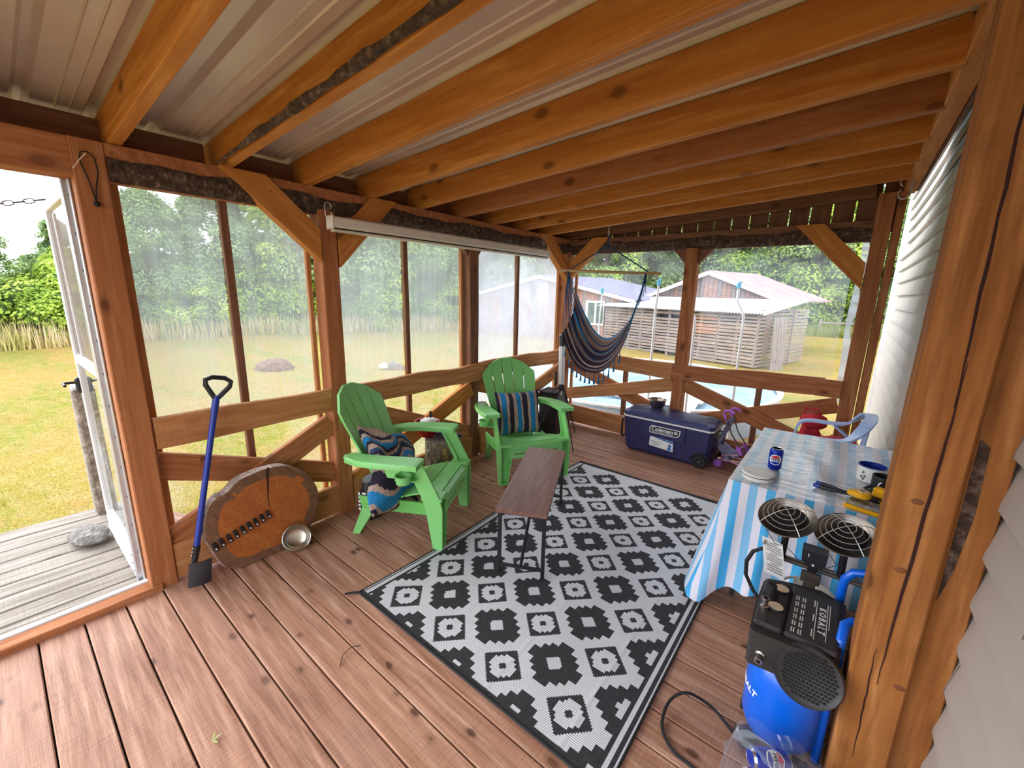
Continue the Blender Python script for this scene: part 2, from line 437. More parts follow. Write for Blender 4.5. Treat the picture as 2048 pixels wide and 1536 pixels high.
stripes('cloth_front', 0, [(0, W_), (.25, B2), (.5, W_), (.75, B_)], .155, rough=.35, warp=.012, bumpy=.1)
stripes('cloth_side', 1, [(0, W_), (.25, B2), (.5, W_), (.75, B_)], .155, rough=.35, warp=.012, bumpy=.1)
wood('pine_post', (.58, .25, .080, 1), (.40, .15, .035, 1), (.17, .05, .010, 1), knots=.85, bump=.9)
# glossy top: white glare painted in as paler stripes and whitened wrinkles
def cloth_top():
    s = NT('cloth_top'); tc = s.n.new('ShaderNodeTexCoord'); sp = s.n.new('ShaderNodeSeparateXYZ'); s.link(tc.outputs['Object'], sp.inputs[0])
    nz = s.noise(tc.outputs['Object'], 4, 3); u = s.math('ADD', sp.outputs[0], s.math('MULTIPLY', s.math('SUBTRACT', nz, .5), .02))
    u = s.math('FRACT', s.math('DIVIDE', u, .155))
    c = s.ramp(u, [(0, (.84, .84, .90, 1)), (.25, (.50, .70, .86, 1)), (.5, (.84, .84, .90, 1)), (.75, (.42, .66, .86, 1))], 'CONSTANT')
    mp = s.n.new('ShaderNodeMapping'); mp.inputs['Scale'].default_value = (2.0, 7, 1); s.link(tc.outputs['Object'], mp.inputs[0])
    wr = s.noise(mp.outputs[0], 3, 5, .6, 1.2)
    c = s.mix(s.ramp(wr, [(.50, (0, 0, 0, 1)), (.58, (.7, .7, .7, 1))]), c, (.90, .91, .95, 1))
    s.link(c, s.b.inputs['Base Color']); s.b.inputs['Roughness'].default_value = .18; s.b.inputs['Coat Weight'].default_value = .15
    s.bump(wr, .5, .012)
cloth_top()

def film(name, fog, col, streak=True, alpha=1.0, seed=0):
    """clear plastic sheeting: see-through with milky streaks"""
    s = NT(name); tc = s.n.new('ShaderNodeTexCoord'); mp = s.n.new('ShaderNodeMapping'); mp.inputs['Scale'].default_value = (1, 9, .35) if streak else (2, 2, 2)
    mp.inputs['Location'].default_value = (seed, seed*2.1, 0)
    s.link(tc.outputs['Object'], mp.inputs[0]); n = s.noise(mp.outputs[0], 3.2, 6, .7)
    mp2 = s.n.new('ShaderNodeMapping'); mp2.inputs['Scale'].default_value = (1, 1.1, .9); s.link(tc.outputs['Object'], mp2.inputs[0]); n2 = s.noise(mp2.outputs[0], 1.4, 3)
    f = s.math('ADD', s.math('MULTIPLY', s.math('SUBTRACT', n, .5), .55), s.math('MULTIPLY', s.math('SUBTRACT', n2, .5), .5))
    f = s.math('ADD', f, fog, True)
    tr = s.n.new('ShaderNodeBsdfTransparent'); tr.inputs[0].default_value = (.96, .98, .98, 1)
    tl = s.n.new('ShaderNodeBsdfTranslucent'); tl.inputs[0].default_value = col
    df = s.n.new('ShaderNodeBsdfDiffuse'); df.inputs[0].default_value = col
    gl = s.n.new('ShaderNodeBsdfGlossy'); gl.inputs['Roughness'].default_value = .12; gl.inputs[0].default_value = (1, 1, 1, 1)
    m0 = s.n.new('ShaderNodeMixShader'); m0.inputs[0].default_value = .35; s.link(tl.outputs[0], m0.inputs[1]); s.link(df.outputs[0], m0.inputs[2])
    m1 = s.n.new('ShaderNodeMixShader'); s.link(f, m1.inputs[0]); s.link(tr.outputs[0], m1.inputs[1]); s.link(m0.outputs[0], m1.inputs[2])
    m2 = s.n.new('ShaderNodeMixShader'); m2.inputs[0].default_value = .05; s.link(m1.outputs[0], m2.inputs[1]); s.link(gl.outputs[0], m2.inputs[2])
    bp = s.n.new('ShaderNodeBump'); bp.inputs['Strength'].default_value = .4; bp.inputs['Distance'].default_value = .01; s.link(n2, bp.inputs['Height']); s.link(bp.outputs[0], gl.inputs['Normal'])
    s.link(m2.outputs[0], s.out.inputs[0]); return s.m
film('film_wet', .44, (.50, .57, .58, 1))
film('film_milky', .70, (.60, .64, .74, 1), streak=False, seed=3)
film('film_clear', .08, (.85, .88, .92, 1), streak=False, seed=5)
film('film_door', .55, (.45, .38, .34, 1), streak=False, seed=9)
film('film_wrap', .10, (.85, .85, .95, 1), streak=False, seed=2)

def leaf_mat(name, a, b, c):
    s = NT(name); v = s.coords((1, 1, 1), True); n = s.noise(v, 1.1, 3); n2 = s.noise(v, 9, 3)
    k = s.math('ADD', s.math('MULTIPLY', n, .6), s.math('MULTIPLY', n2, .4))
    col = s.ramp(k, [(.36, a), (.5, b), (.64, c)])
    s.link(col, s.b.inputs['Base Color']); s.b.inputs['Roughness'].default_value = .6
    s.b.inputs['Specular IOR Level'].default_value = .2
    tl = s.n.new('ShaderNodeBsdfTranslucent'); s.link(col, tl.inputs[0]); m = s.n.new('ShaderNodeMixShader'); m.inputs[0].default_value = .3
    s.link(s.b.outputs[0], m.inputs[1]); s.link(tl.outputs[0], m.inputs[2]); s.link(m.outputs[0], s.out.inputs[0])
leaf_mat('leaf_bright', (.14, .24, .03, 1), (.36, .50, .06, 1), (.70, .78, .16, 1))
leaf_mat('leaf_mid', (.12, .20, .05, 1), (.26, .38, .12, 1), (.48, .58, .24, 1))
leaf_mat('leaf_dark', (.08, .13, .05, 1), (.17, .25, .10, 1), (.32, .42, .20, 1))
leaf_mat('tall_grass', (.44, .42, .10, 1), (.72, .60, .28, 1), (.92, .70, .52, 1))

def ground_mat():
    s = NT('lawn'); v = s.coords((1, 1, 1), False)
    mpv = s.coords((.35, 1, 1), False); n = s.noise(mpv, .45, 5, .6); n2 = s.noise(v, 6, 5, .7); n3 = s.noise(v, 40, 3, .7)
    c = s.ramp(n, [(.30, (.34, .30, .05, 1)), (.42, (.46, .34, .07, 1)), (.50, (.54, .31, .09, 1)), (.58, (.28, .31, .04, 1)), (.68, (.52, .28, .09, 1))])
    c = s.mix(s.ramp(n2, [(.40, (0, 0, 0, 1)), (.66, (.7, .7, .7, 1))]), c, (.60, .42, .19, 1))
    c = s.mix(s.ramp(n3, [(.40, (.7, .7, .7, 1)), (.56, (0, 0, 0, 1))]), c, (.16, .17, .02, 1))
    s.link(c, s.b.inputs['Base Color']); s.b.inputs['Roughness'].default_value = .95; s.b.inputs['Specular IOR Level'].default_value = .1
    s.bump(s.math('ADD', n3, n2), 1.0, .05)
ground_mat()
def water_mat():
    s = NT('pool_water'); v = s.coords((1, 1, 1), False); n = s.noise(v, 3, 3)
    s.link(s.ramp(n, [(.35, (.28, .44, .58, 1)), (.7, (.42, .54, .62, 1))]), s.b.inputs['Base Color']); s.b.inputs['Roughness'].default_value = .08; s.bump(n, .15, .02)
water_mat()
# ================================================================== SETTING
G = -0.45
rd = random.Random(4)
# ---- lawn
lawn = MB()
def gz(x, y): return G + .05*sin(x*.35+1)*cos(y*.3) * min(1, max(0, (abs(x)+abs(y)-6)/6))
N = 60
lawn.grid(lambda u, v: (lerp(-70, 60, u), lerp(-40, 75, v), gz(lerp(-70, 60, u), lerp(-40, 75, v))), N, N)
o = lawn.obj('lawn', 'lawn', None, 0); o['kind'] = 'structure'; o['label'] = 'mown green and yellow lawn around the porch'

# ---- covered deck floor: boards run from the left wall to the house
floor = struct('floor', 'reddish brown board floor of the covered deck')
PITCH = .157; xL, xR = -.05, 3.19
bm_ = {}
def board_mesh(L, w, t, key):
    return beam_mesh(L, w, t, .004, .0012, key)
y0 = -4.673
for i in range(-3, 32):
    ya = y0+PITCH*i; yc = ya+PITCH/2
    if yc > .2: break
    z = rd.uniform(-.0015, .0015)
    me = board_mesh(xR-xL, PITCH-.006, .032, i % 4)
    o = link('floor_board', me, floor, M=frame((xL, yc, -.016+z), (xR, yc, -.016+z)))
    o.material_slots[0].link = 'OBJECT'; o.material_slots[0].material = MATS['deck_wood_pale' if yc < -3.9 or yc > -1 else 'deck_wood']
mb = MB(); mb.box((1.57, -2.45, -.20), (3.26, 5.4, .3)); mb.obj('joist_shade', 'wood_shadow', floor, 0)  # solid block under the boards, shade painted into its colour
# ---- open step deck outside the doorway, boards run the other way
od = struct('floor_outer_deck', 'weathered grey board step deck outside the doorway')
xs = [-1.498, -1.333, -1.172, -1.015, -.862, -.702, -.561, -.403, -.254, -.11]
for a, b in zip(xs[:-1], xs[1:]):
    o = link('deck_board', beam_mesh(2.4, b-a-.012, .032, .004, .0015, 3), od, M=frame(((a+b)/2, -6.45, -.016), ((a+b)/2, -4.05, -.016)))
    o.material_slots[0].link = 'OBJECT'; o.material_slots[0].material = MATS['grey_deck']
mb = MB(); mb.box((-.8, -5.25, -.2), (1.36, 2.35, .3)); mb.obj('joist_shade', 'wood_shadow', od, 0)  # same dark block here, colour stands in for shade in the gaps
# threshold
th = struct('trim_1', 'doorway threshold with reddish sill board and pale metal strip')
beam('sill_board', (-.03, -6.4, .012), (-.03, -4.2, .012), .085, .05, 'pine_red', th)
beam('sill_strip', (-.092, -6.4, .02), (-.092, -4.2, .02), .034, .05, 'white_metal', th)
beam('sill_gasket', (-.116, -6.4, .014), (-.116, -4.2, .014), .014, .04, 'rubber', th)

# ---- rafters and metal roof
SL = .0605
zb = lambda x: 2.31+SL*x
ceil = struct('ceiling', 'sloping shed roof of orange rafters under ribbed metal')
RY = [-.46-.45*k for k in range(0, 11)]
RD, RT = .155, .052
for k, yf in enumerate(RY):
    yc = yf-RT/2; a = (-.36, yc, zb(-.36)+RD/2); b = (2.968, yc, zb(2.968)+RD/2)
    o = beam('rafter', a, b, RT, RD, 'pine_red' if k == 3 else 'pine_orange', ceil, ch=.003, wav=.0012, seed=k % 3)
# rafter 7 has a bark strip left on its lower corner
pts = []
mb = MB(); yn = -3.64-RT
n = 40
prof = []
for i in range(n+1):
    x = lerp(.02, 3.0, i/n); w = .018*min(1, i/8)*(1+.25*sin(i*1.1)+.15*sin(i*2.7)); z = zb(x)
    prof.append([(x, yn-.003, z+w*1.3+.002), (x, yn-.0045, z+w*.6), (x, yn-.001+w*.15, z-.002), (x, yn+w*.9, z-.003)])
vs = [p for r in prof for p in r]; fs = [(i*4+k, i*4+k+1, i*4+5+k, i*4+4+k) for i in range(n) for k in range(3)]
mb.add(vs, fs); mb.obj('bark_strip', 'bark_dark', ceil)
# end rafter over the back wall
beam('rafter', (-.36, .06, zb(-.36)+RD/2), (2.80, .06, zb(2.80)+RD/2), .05, RD, 'pine_brown', ceil)
# ribbed sheets, ribs run with the rafters
rib = MB(); sw = .90
yy = 0; prof = []
def ribprof():
    P = []; 
    for k in range(4):
        o_ = k*.225
        P += [(o_, .0), (o_+.055, .0), (o_+.060, -.006), (o_+.066, .0), (o_+.10, .0), (o_+.106, -.006), (o_+.112, 0), (o_+.150, 0), (o_+.168, .028), (o_+.190, .028), (o_+.208, 0)]
    P.append((.9, 0)); return P
P = ribprof()
L0, L1 = -.55, 3.042
vs = []; fs = []
for x in (L0, L1):
    for (y, h) in P: vs.append((x, y, zb(x)+RD+.004+h))
m = len(P)
for i in range(m-1): fs.append((i, i+1, m+i+1, m+i))
rib.add(vs, fs); rme = rib.mesh('roofing_sheet', 'steel_roof', 30)
for k in range(7):
    link('roofing_sheet', rme, ceil, loc=(0, .42-sw*(k+1), 0))
# blocking above the wall beam, between the rafters
ys = sorted(RY+[.08]); 
for a, b in zip(ys[:-1], ys[1:]):
    g = .03 if -3.7 < b < -3.5 else 0
    beam('blocking', (-.15, a+.001+g, zb(-.15)+.07), (-.15, b-RT-.001-g, zb(-.15)+.07), .04, .13, 'pine_brown', ceil)
# eaves board outside
beam('eaves_board', (-.40, -5.1, zb(-.40)+.05), (-.40, .2, zb(-.4)+.05), .03, .16, 'pine_brown', ceil)

# ---- left wall
wl = struct('wall_left', 'left porch wall of rough posts, rail and cross braces')
W = .118
def post(x, y, z1, mat, parent, wx=.13, wy=W, seed=1, label=None, name='post', z0=0.0):
    return beam(name, (x, y, z0), (x, y, z1), wy, wx, mat, parent, up=(1, 0, 0), ch=.006, wav=.0015, seed=seed, label=label)
post(-.065, -4.245+W/2, 2.306, 'pine_red', wl, seed=2, label='rough door post with cut edge and black cord loop')
post(-.065, -3.132+W/2, 2.306, 'pine_red', wl, seed=3)
post(-.100, -1.695+W/2, 2.15, 'pine_brown', wl, seed=4)
post(-.065, .0+W/2-.005, 2.306, 'pine_red', wl, seed=5)
# beam on top of the wall: sawn upper band, bark on the lower corner
def bark_beam(a, b, parent, inner, mat='pine_red'):
    """a,b world ends at beam top inner edge line; inner = unit vector pointing into the porch"""
    a, b = Vector(a), Vector(b); L = (b-a).length; n = int(L/.05); inner = Vector(inner); rdm = random.Random(int(L*100))
    mb = MB(); mk = MB(); vs = []; ks = []
    f1 = lambda i: .052+.010*sin(i*.35)+.006*sin(i*.9+1)
    for i in range(n+1):
        p = a.lerp(b, i/n); h = f1(i)
        sec = [(-.13, 0), (0, 0), (0, -h), (-.045, -.157), (-.13, -.157)]
        for d, z in sec: vs.append(tuple(p+inner*d+Vector((0, 0, z))))
        j = [rdm.uniform(-.004, .006) for _ in range(4)]
        for (d, z), q in zip([(.001, -h), (.014, -.075), (.006, -.125), (-.035, -.162)], j): ks.append(tuple(p+inner*(d+q)+Vector((0, 0, z))))
    fs = [(i*5+k, i*5+(k+1) % 5, i*5+5+(k+1) % 5, i*5+5+k) for i in range(n) for k in range(5)]
    fs += [(0, 4, 3, 2, 1), tuple(n*5+k for k in range(5))]
    mb.add(vs, fs); o = mb.obj('header_beam', mat, parent, 30)
    mk.add(ks, [(i*4+k, i*4+k+1, i*4+5+k, i*4+4+k) for i in range(n) for k in range(3)]); mk.obj('bark_edge', 'bark_dark', parent, 60)
bark_beam((0, -4.127, 2.307), (0, 0, 2.307), wl, (1, 0, 0))
beam('door_header', (-.07, -5.6, 2.225), (-.07, -4.246, 2.225), .13, .165, 'pine_red', wl, up=(0, 0, 1))
# rail boards (live edge), braces, bottom board
RM = 'pine_rail'
beam('rail', (-.022, -4.12, .895), (-.022, -3.135, .895), .045, .165, RM, wl, wav=.004, seed=21)
beam('rail', (-.022, -3.01, .880), (-.022, -1.60, .905), .045, .165, RM, wl, wav=.012, seed=22)
beam('rail', (-.024, -1.60, .905), (-.024, -.005, .905), .045, .160, RM, wl, wav=.009, seed=23)
def xb(pa, pb, x, mat, w=.155, seed=30): beam('cross_brace', (x, pa[0], pa[1]), (x, pb[0], pb[1]), .042, w, mat, wl, wav=.002, seed=seed)
xb((-4.13, .70), (-3.13, .33), -.068, 'pine_red', .15, 31)
xb((-4.12, .24), (-3.14, .72), -.040, 'pine_red', .15, 32)
xb((-3.0, .20), (-1.69, .735), -.040, 'pine_orange', .15, 33)
xb((-3.0, .80), (-1.69, .265), -.068, 'pine_rail', .155, 34)
xb((-1.58, .25), (-.01, .745), -.040, 'pine_rail', .15, 35)
xb((-1.58, .76), (-.01, .25), -.068, 'pine_red', .15, 36)
for a, b in ((-4.125, -3.135), (-3.01, -1.70), (-1.57, -.005)):
    beam('bottom_board', (-.03, a, .125), (-.03, b, .125), .045, .215, RM if a < -3.1 or a > -2 else 'pine_rail', wl, wav=.003, seed=int(-a*10))
# knee braces on the left wall
def knee(pa, pb, w, parent, mat='pine_orange', x=.003, t=.07, axis='x'):
    """face-cut diagonal brace: pa top centre, pb bottom centre; ends cut level / plumb"""
    (u0, z0), (u1, z1) = pa, pb; d = Vector((u1-u0, z1-z0)); L = d.length; d.normalize(); s_ = 1 if u1 > u0 else -1
    wz = w/abs(d.x); wu = w/abs(d.y)   # plumb cut height, level cut length
    poly = [(u0-wu/2, z0), (u0+wu/2, z0), (u1, z1+wz/2), (u1, z1-wz/2)] if s_ > 0 else [(u0-wu/2, z0), (u0+wu/2, z0), (u1, z1-wz/2), (u1, z1+wz/2)]
    mb = MB(); c = Vector(((u0+u1)/2, (z0+z1)/2))
    A = (x, c.x, c.y) if axis == 'x' else (c.x, x, c.y)
    B = (x, c.x+d.x, c.y+d.y) if axis == 'x' else (c.x+d.x, x, c.y+d.y)
    M = frame(A, B, (0, 0, 1)); Mi = M.inverted(); h = t/2
    pts = []
    for o_ in (-h, h):
        for u, z in poly: pts.append(tuple(Mi @ (Vector((x+o_, u, z)) if axis == 'x' else Vector((u, x+o_, z)))))
    mb.add(pts, [(3, 2, 1, 0), (4, 5, 6, 7), (0, 1, 5, 4), (1, 2, 6, 5), (2, 3, 7, 6), (3, 0, 4, 7)])
    me = mb.mesh('knee_brace', mat, 0); me.validate()
    import bmesh
    b = bmesh.new(); b.from_mesh(me); bmesh.ops.recalc_face_normals(b, faces=b.faces); b.to_mesh(me); b.free()
    return link('knee_brace', me, parent, M=M)
knee((-3.56, 2.312), (-3.138, 1.95), .155, wl, 'pine_orange', x=-.018)
knee((-2.64, 2.312), (-3.008, 1.93), .155, wl, 'pine_orange', x=-.018)
knee((-.62+.08, 2.312), (-.008, 1.90), .155, wl, 'pine_orange', x=-.018)
for y, s_ in ((-1.695, -1), (-1.695+W, 1)):
    mb = MB(); mb.prism([(y, 2.15), (y+s_*.14, 2.15), (y+s_*.01, 2.0), (y, 2.0)], -.12, -.06, axis='x'); mb.obj('gusset', 'pine_brown', wl, 0)
# nailers and mullions that carry the plastic sheets
for y in (-4.095, -3.165, -2.985, -1.72, -1.55, -.03):
    beam('nailer', (-.135, y, .02), (-.135, y, 2.17), .03, .035, 'pine_rail', wl, up=(1, 0, 0))
for y in (-3.635, -2.36, -.855):
    beam('mullion', (-.14, y, .02), (-.14, y, 2.17), .042, .04, 'pine_brown', wl, up=(1, 0, 0), wav=.001, seed=7)
beam('plate', (-.14, -4.1, .02), (-.14, .1, .02), .05, .04, 'pine_rail', wl)
# plastic sheets
def sheet(name, y0, y1, mat, parent, z0=.03, z1=2.2, x=-.165, amp=.006, seed=0):
    mb = MB(); n, m_ = 14, 16; ph = seed*1.7
    mb.grid(lambda u, v: (x+amp*(sin(u*9+ph+v*3)+.6*sin(v*11+ph*2)), lerp(y0, y1, u), lerp(z0, z1, v)), n, m_)
    return mb.obj(name, mat, parent, 60)
for k, (a, b, m_) in enumerate(((-4.1, -3.14, 'film_wet'), (-3.0, -1.70, 'film_wet'), (-1.57, -.01, 'film_milky'))):
    w = struct('window_%d' % (k+1), ['rain-streaked clear plastic sheet pane nearest the doorway', 'hazy plastic sheet pane in the middle bay of the left wall', 'milky white plastic sheet pane by the far corner'][k])
    mid = (-3.635, -2.36, -.855)[k]
    sheet('pane', a, mid-.021, m_, w, z0=.86, seed=k); sheet('pane', mid+.021, b, m_, w, z0=.86, seed=k+.5)
    sheet('lower_pane', a, b, 'film_clear' if k < 2 else 'film_milky', w, z0=.03, z1=.86, seed=k+.3)

# ---- back wall
wb = struct('wall_back', 'back porch wall of rough posts, rail and cross braces')
mbk = 'pine_brown'
post(1.375+W/2, .07, 2.15, 'pine_red', wb, wx=.118, wy=.12, seed=6)
beam('post', (2.826+.055, .075, 0), (2.826+.055, .075, 2.50), .15, .11, 'pine_red', wb, up=(1, 0, 0), ch=.005, wav=.0015, seed=8)
beam('post', (2.826+.110+.036, .06, 0), (2.826+.110+.036, .06, 2.50), .10, .055, 'pine_red', wb, up=(1, 0, 0), ch=.005, wav=.0015, seed=9)
bark_beam((.0, .01, 2.300), (2.826, .01, 2.300), wb, (0, -1, 0), 'pine_brown')
BM = 'pine_red'
beam('rail', (.005, .022, .915), (1.36, .022, .862), .045, .165, 'pine_rail', wb, wav=.006, seed=41)
beam('rail', (1.36, .024, .862), (2.70, .024, .905), .045, .160, BM, wb, wav=.005, seed=42)
beam('rail_block', (2.64, -.012, .90), (2.825, -.012, .90), .03, .155, BM, wb)
def bb(pa, pb, y, mat, w=.145, seed=50): beam('cross_brace', (pa[0], y, pa[1]), (pb[0], y, pb[1]), .04, w, mat, wb, up=(0, 0, 1), wav=.002, seed=seed)
bb((.01, .385), (1.375, .715), .045, 'pine_rail', seed=51)
bb((.03, .80), (1.375, .30), .095, 'pine_red', seed=52)
bb((1.495, .735), (2.82, .28), .045, 'pine_red', seed=53)
bb((1.50, .30), (2.82, .74), .095, 'pine_red', seed=54)
beam('bottom_board', (.01, .035, .145), (1.37, .035, .13), .045, .22, 'pine_rail', wb, wav=.003, seed=55)
beam('bottom_board', (1.50, .035, .125), (2.82, .035, .125), .045, .20, 'pine_red', wb, wav=.003, seed=56)
knee((.42, 2.312), (.005, 1.93), .15, wb, 'pine_orange', x=.012, axis='y')
knee((2.40, 2.295), (2.822, 1.86), .145, wb, 'pine_orange', x=.012, axis='y')
for x, s_ in ((1.375, -1), (1.375+W, 1)):
    mb = MB(); mb.prism([(x, 2.145), (x+s_*.14, 2.145), (x+s_*.005, 2.0), (x, 2.0)], .05, .11, axis='y'); mb.obj('gusset', 'pine_brown', wb, 0)
for x in (.785, 2.19): beam('short_post', (x, .13, .02), (x, .13, .90), .05, .05, 'pine_brown', wb, up=(1, 0, 0))
beam('nailer', (.03, .145, .02), (.03, .145, 2.15), .035, .03, 'pine_rail', wb, up=(1, 0, 0))
# outer cladding boards with light gaps above the beam
for k in range(19):
    x0_ = .005+.1583*k; x1_ = x0_+.1583-.012
    if x1_ > 3.05: break
    beam('cladding_board', ((x0_+x1_)/2, .155, 2.22), ((x0_+x1_)/2, .155, zb(x0_)+.15), x1_-x0_, .02, 'pine_brown', wb, up=(0, 1, 0), wav=.001, seed=k % 3)
for k, (a, b) in enumerate(((.04, 1.375), (1.49, 2.74))):
    w = struct('window_%d' % (k+4), ['clear plastic sheet pane behind the hanging hammock chair', 'clear plastic sheet pane facing the slatted woodshed'][k])
    mb = MB(); mb.grid(lambda u, v: (lerp(a, b, u), .165+.004*sin(u*11+v*5), lerp(.03, 2.16, v)), 12, 12); mb.obj('pane', 'film_clear', w, 60)
w = struct('trim_2', 'torn white plastic edge beside the far house-side post')
mb = MB(); mb.grid(lambda u, v: (2.775+u*(.05+.012*sin(v*23))+.008*sin(v*9), .17+.006*sin(v*30), lerp(.75, 2.15, v)), 3, 30); mb.obj('plastic_edge', 'film_milky', w, 60)

# ---- house wall with vinyl siding
wr = struct('wall_right', 'white vinyl lap siding of the house wall')
hc = .148
def course(L):
    mb = MB(); P_ = [(0, -.005), (.007, 0.0), (.015, .016), (.008, hc*.5-.012), (.013, hc*.5-.002), (.003, hc*.5+.004), (.010, hc*.5+.016), (.001, hc-.004)]
    P_ = [(-.004, -.004), (-.026, 0), (-.025, .022), (-.010, hc*.72), (-.004, hc*.80), (-.0, hc+.004)]
    vs = [(p[0], y, p[1]) for y in (0, L) for p in P_]; m = len(P_)
    mb.add(vs, [(i, m+i, m+i+1, i+1) for i in range(m-1)]); return mb.mesh('siding_panel', 'siding_vinyl', 0)
c1, c2, c3 = course(3.7), course(2.9), course(2.0)
for k in range(22):
    z = -.05+hc*k; s_ = (k*7 % 5)*.35
    ya = -5.6
    link('siding_panel', c1, wr, loc=(3.20, ya-s_, z)); link('siding_panel', c2, wr, loc=(3.198, ya-s_+3.7-.03, z)); link('siding_panel', c3 if s_ < .8 else c2, wr, loc=(3.20, ya-s_+6.57-.03, z))
mb = MB(); mb.box((3.29, -1.4, 1.40), (.14, 8.9, 3.5)); mb.obj('wall_core', 'siding_vinyl', wr, 0)
beam('corner_trim', (3.195, 3.06, -.4), (3.195, 3.06, 3.1), .06, .07, 'trim_white', wr, up=(1, 0, 0))
# header beam along the house that carries the rafters
lb = struct('trim_3', 'long orange header beam along the house wall')
beam('header_beam', (3.002, -5.2, 2.56), (3.002, .12, 2.56), .072, .13, 'pine_orange', lb, wav=.001, seed=60)
beam('light_stop_panel', (3.052, -5.2, 2.83), (3.052, .12, 2.83), .02, .64, 'pine_brown', lb)  # added panel, shuts the slot above the header against leaking light
beam('light_stop_cap', (3.16, -5.2, 3.16), (3.16, .12, 3.16), .26, .02, 'pine_brown', lb)  # unseen cap, added so no light falls down onto the siding top

# ---- big foreground post
fp = thing('timber_post', 'massive cracked orange square timber post in the right foreground', 'post', (3.027, -2.947, 0))
o = beam('post_timber', (0, 0, 0), (0, 0, 2.494), .14, .14, 'pine_post', fp, up=(0, 1, 0), ch=.006, wav=.001, seed=61)
o = beam('side_board', (.115, .02, 0), (.115, .02, 2.50), .082, .10, 'pine_post', fp, up=(0, 1, 0), ch=.004, wav=.001, seed=62, label='paler board fixed beside the post')
# drying cracks: thin dark recessed wedges
def crack(parent, pts, w, y, name='drying_crack'):
    mb = MB(); n = len(pts); vs = []
    for i, (x, z) in enumerate(pts):
        q = w*sin(pi*min(.98, max(.02, i/(n-1))))+.0006
        vs += [(x-q, y, z), (x, y-.0008, z), (x+q, y, z)]
    mb.add(vs, [(i*3+k, i*3+k+1, i*3+4+k, i*3+3+k) for i in range(n-1) for k in range(2)]); return mb.obj(name, 'crack_dark', parent, 0)
plain('crack_dark', (.035, .008, .004, 1), .95, var=.02)
rc = random.Random(9)
def cpts(x0, x1, z0, z1, n=16): return [(lerp(x0, x1, i/(n-1))+rc.uniform(-.0015, .0015), lerp(z0, z1, i/(n-1))) for i in range(n)]
crack(fp, cpts(-.002, .014, 2.3, 1.40), .0036, -.0712); crack(fp, cpts(.018, .000, 1.52, .50, 20), .0036, -.0712); crack(fp, cpts(-.02, -.012, .62, .2), .0016, -.0712)
mb = MB(); mb.prism([(.082, 1.32), (.104, 1.30), (.110, 1.1), (.100, .93), (.083, .82)], -.0325, -.0305, axis='y'); mb.obj('bark_patch', 'bark_dark', fp, 0)
for z in (.52, .90, 1.12): 
    mb = MB(); mb.sphere((.05-.06*(z > .6), -.0695, z), .012, 10, 6, sc=(1.3, .12, .8)); mb.obj('knot', 'knot_brown', fp) if 'knot_brown' in MATS else (plain('knot_brown', (.20, .06, .015, 1), .7), mb.obj('knot', 'knot_brown', fp))

# ---- storm door held open against a rock
dr = struct('door_1', 'open aluminium storm door with dark screen panes')
D = Matrix.Translation((-.135, -4.262, .02)) @ Matrix.Rotation(radians(180.4), 4, 'Z')
DW, DH = .80, 2.13
def dpart(name, mb, mat, **kw): return mb.obj(name, mat, dr, **kw)
def dm(): return MB().at(D)
mb = dm(); mb.rbox((DW-.025, 0, DH/2), (.05, .034, DH), .004); dpart('door_stile', mb, 'white_metal')
mb = dm(); mb.rbox((.03, 0, DH/2), (.06, .034, DH), .004); dpart('door_stile', mb, 'alu')
for z, h in ((DH-.04, .08), (1.20, .05), (.09, .18)):
    mb = dm(); mb.rbox((DW/2, 0, z), (DW-.11, .030, h), .004); dpart('door_rail', mb, 'white_metal')
mb = dm(); 
for z in (DH-.015, DH-.04, DH-.065): mb.box((DW/2, -.017, z), (DW-.11, .006, .006))
dpart('rail_groove', mb, 'alu')
mb = dm(); mb.box((DW*.5, 0, 1.63), (DW-.10, .006, .78)); dpart('screen_pane', mb, 'film_door', smooth=0)
mb = dm(); mb.box((DW*.5, 0, .68), (DW-.10, .005, 1.0)); dpart('clear_pane', mb, 'film_clear', smooth=0)
mb = dm(); mb.rbox((DW*.62, .008, 1.63), (.012, .012, .78), .002); dpart('pane_bar', mb, 'white_metal')
mb = dm(); mb.rbox((DW-.02, 0, 1.03), (.04, .075, .10), .01).tube([(DW-.02, -.03, 1.05), (DW-.02, -.10, 1.05), (DW-.10, -.10, 1.05)], .008).tube([(DW-.02, .03, 1.05), (DW-.02, .09, 1.05), (DW-.12, .09, 1.05)], .008); dpart('door_handle', mb, 'dark_metal')
for z in (.05, .10, .15): mb = dm(); mb.rbox((DW/2, .018, z), (DW-.12, .008, .012), .002); dpart('kick_rail', mb, 'alu')
# door frame jamb with screw holes and orange backing strip
jm = struct('trim_4', 'perforated grey metal jamb on the door post')
beam('jamb', (-.145, -4.252, 0), (-.145, -4.252, 2.15), .012, .085, 'alu', jm, up=(1, 0, 0))
beam('jamb_lip', (-.19, -4.268, 0), (-.19, -4.268, 2.15), .018, .014, 'white_metal', jm, up=(1, 0, 0))
mb = MB()
for k in range(24): mb.lathe([(.005, 0), (.005, .002)], 8, c=(-.155+.02*(k % 2), -4.2585, .12+.085*k), M=Matrix.Rotation(pi/2, 3, 'X'))
mb.obj('screw_heads', 'dark_metal', jm)
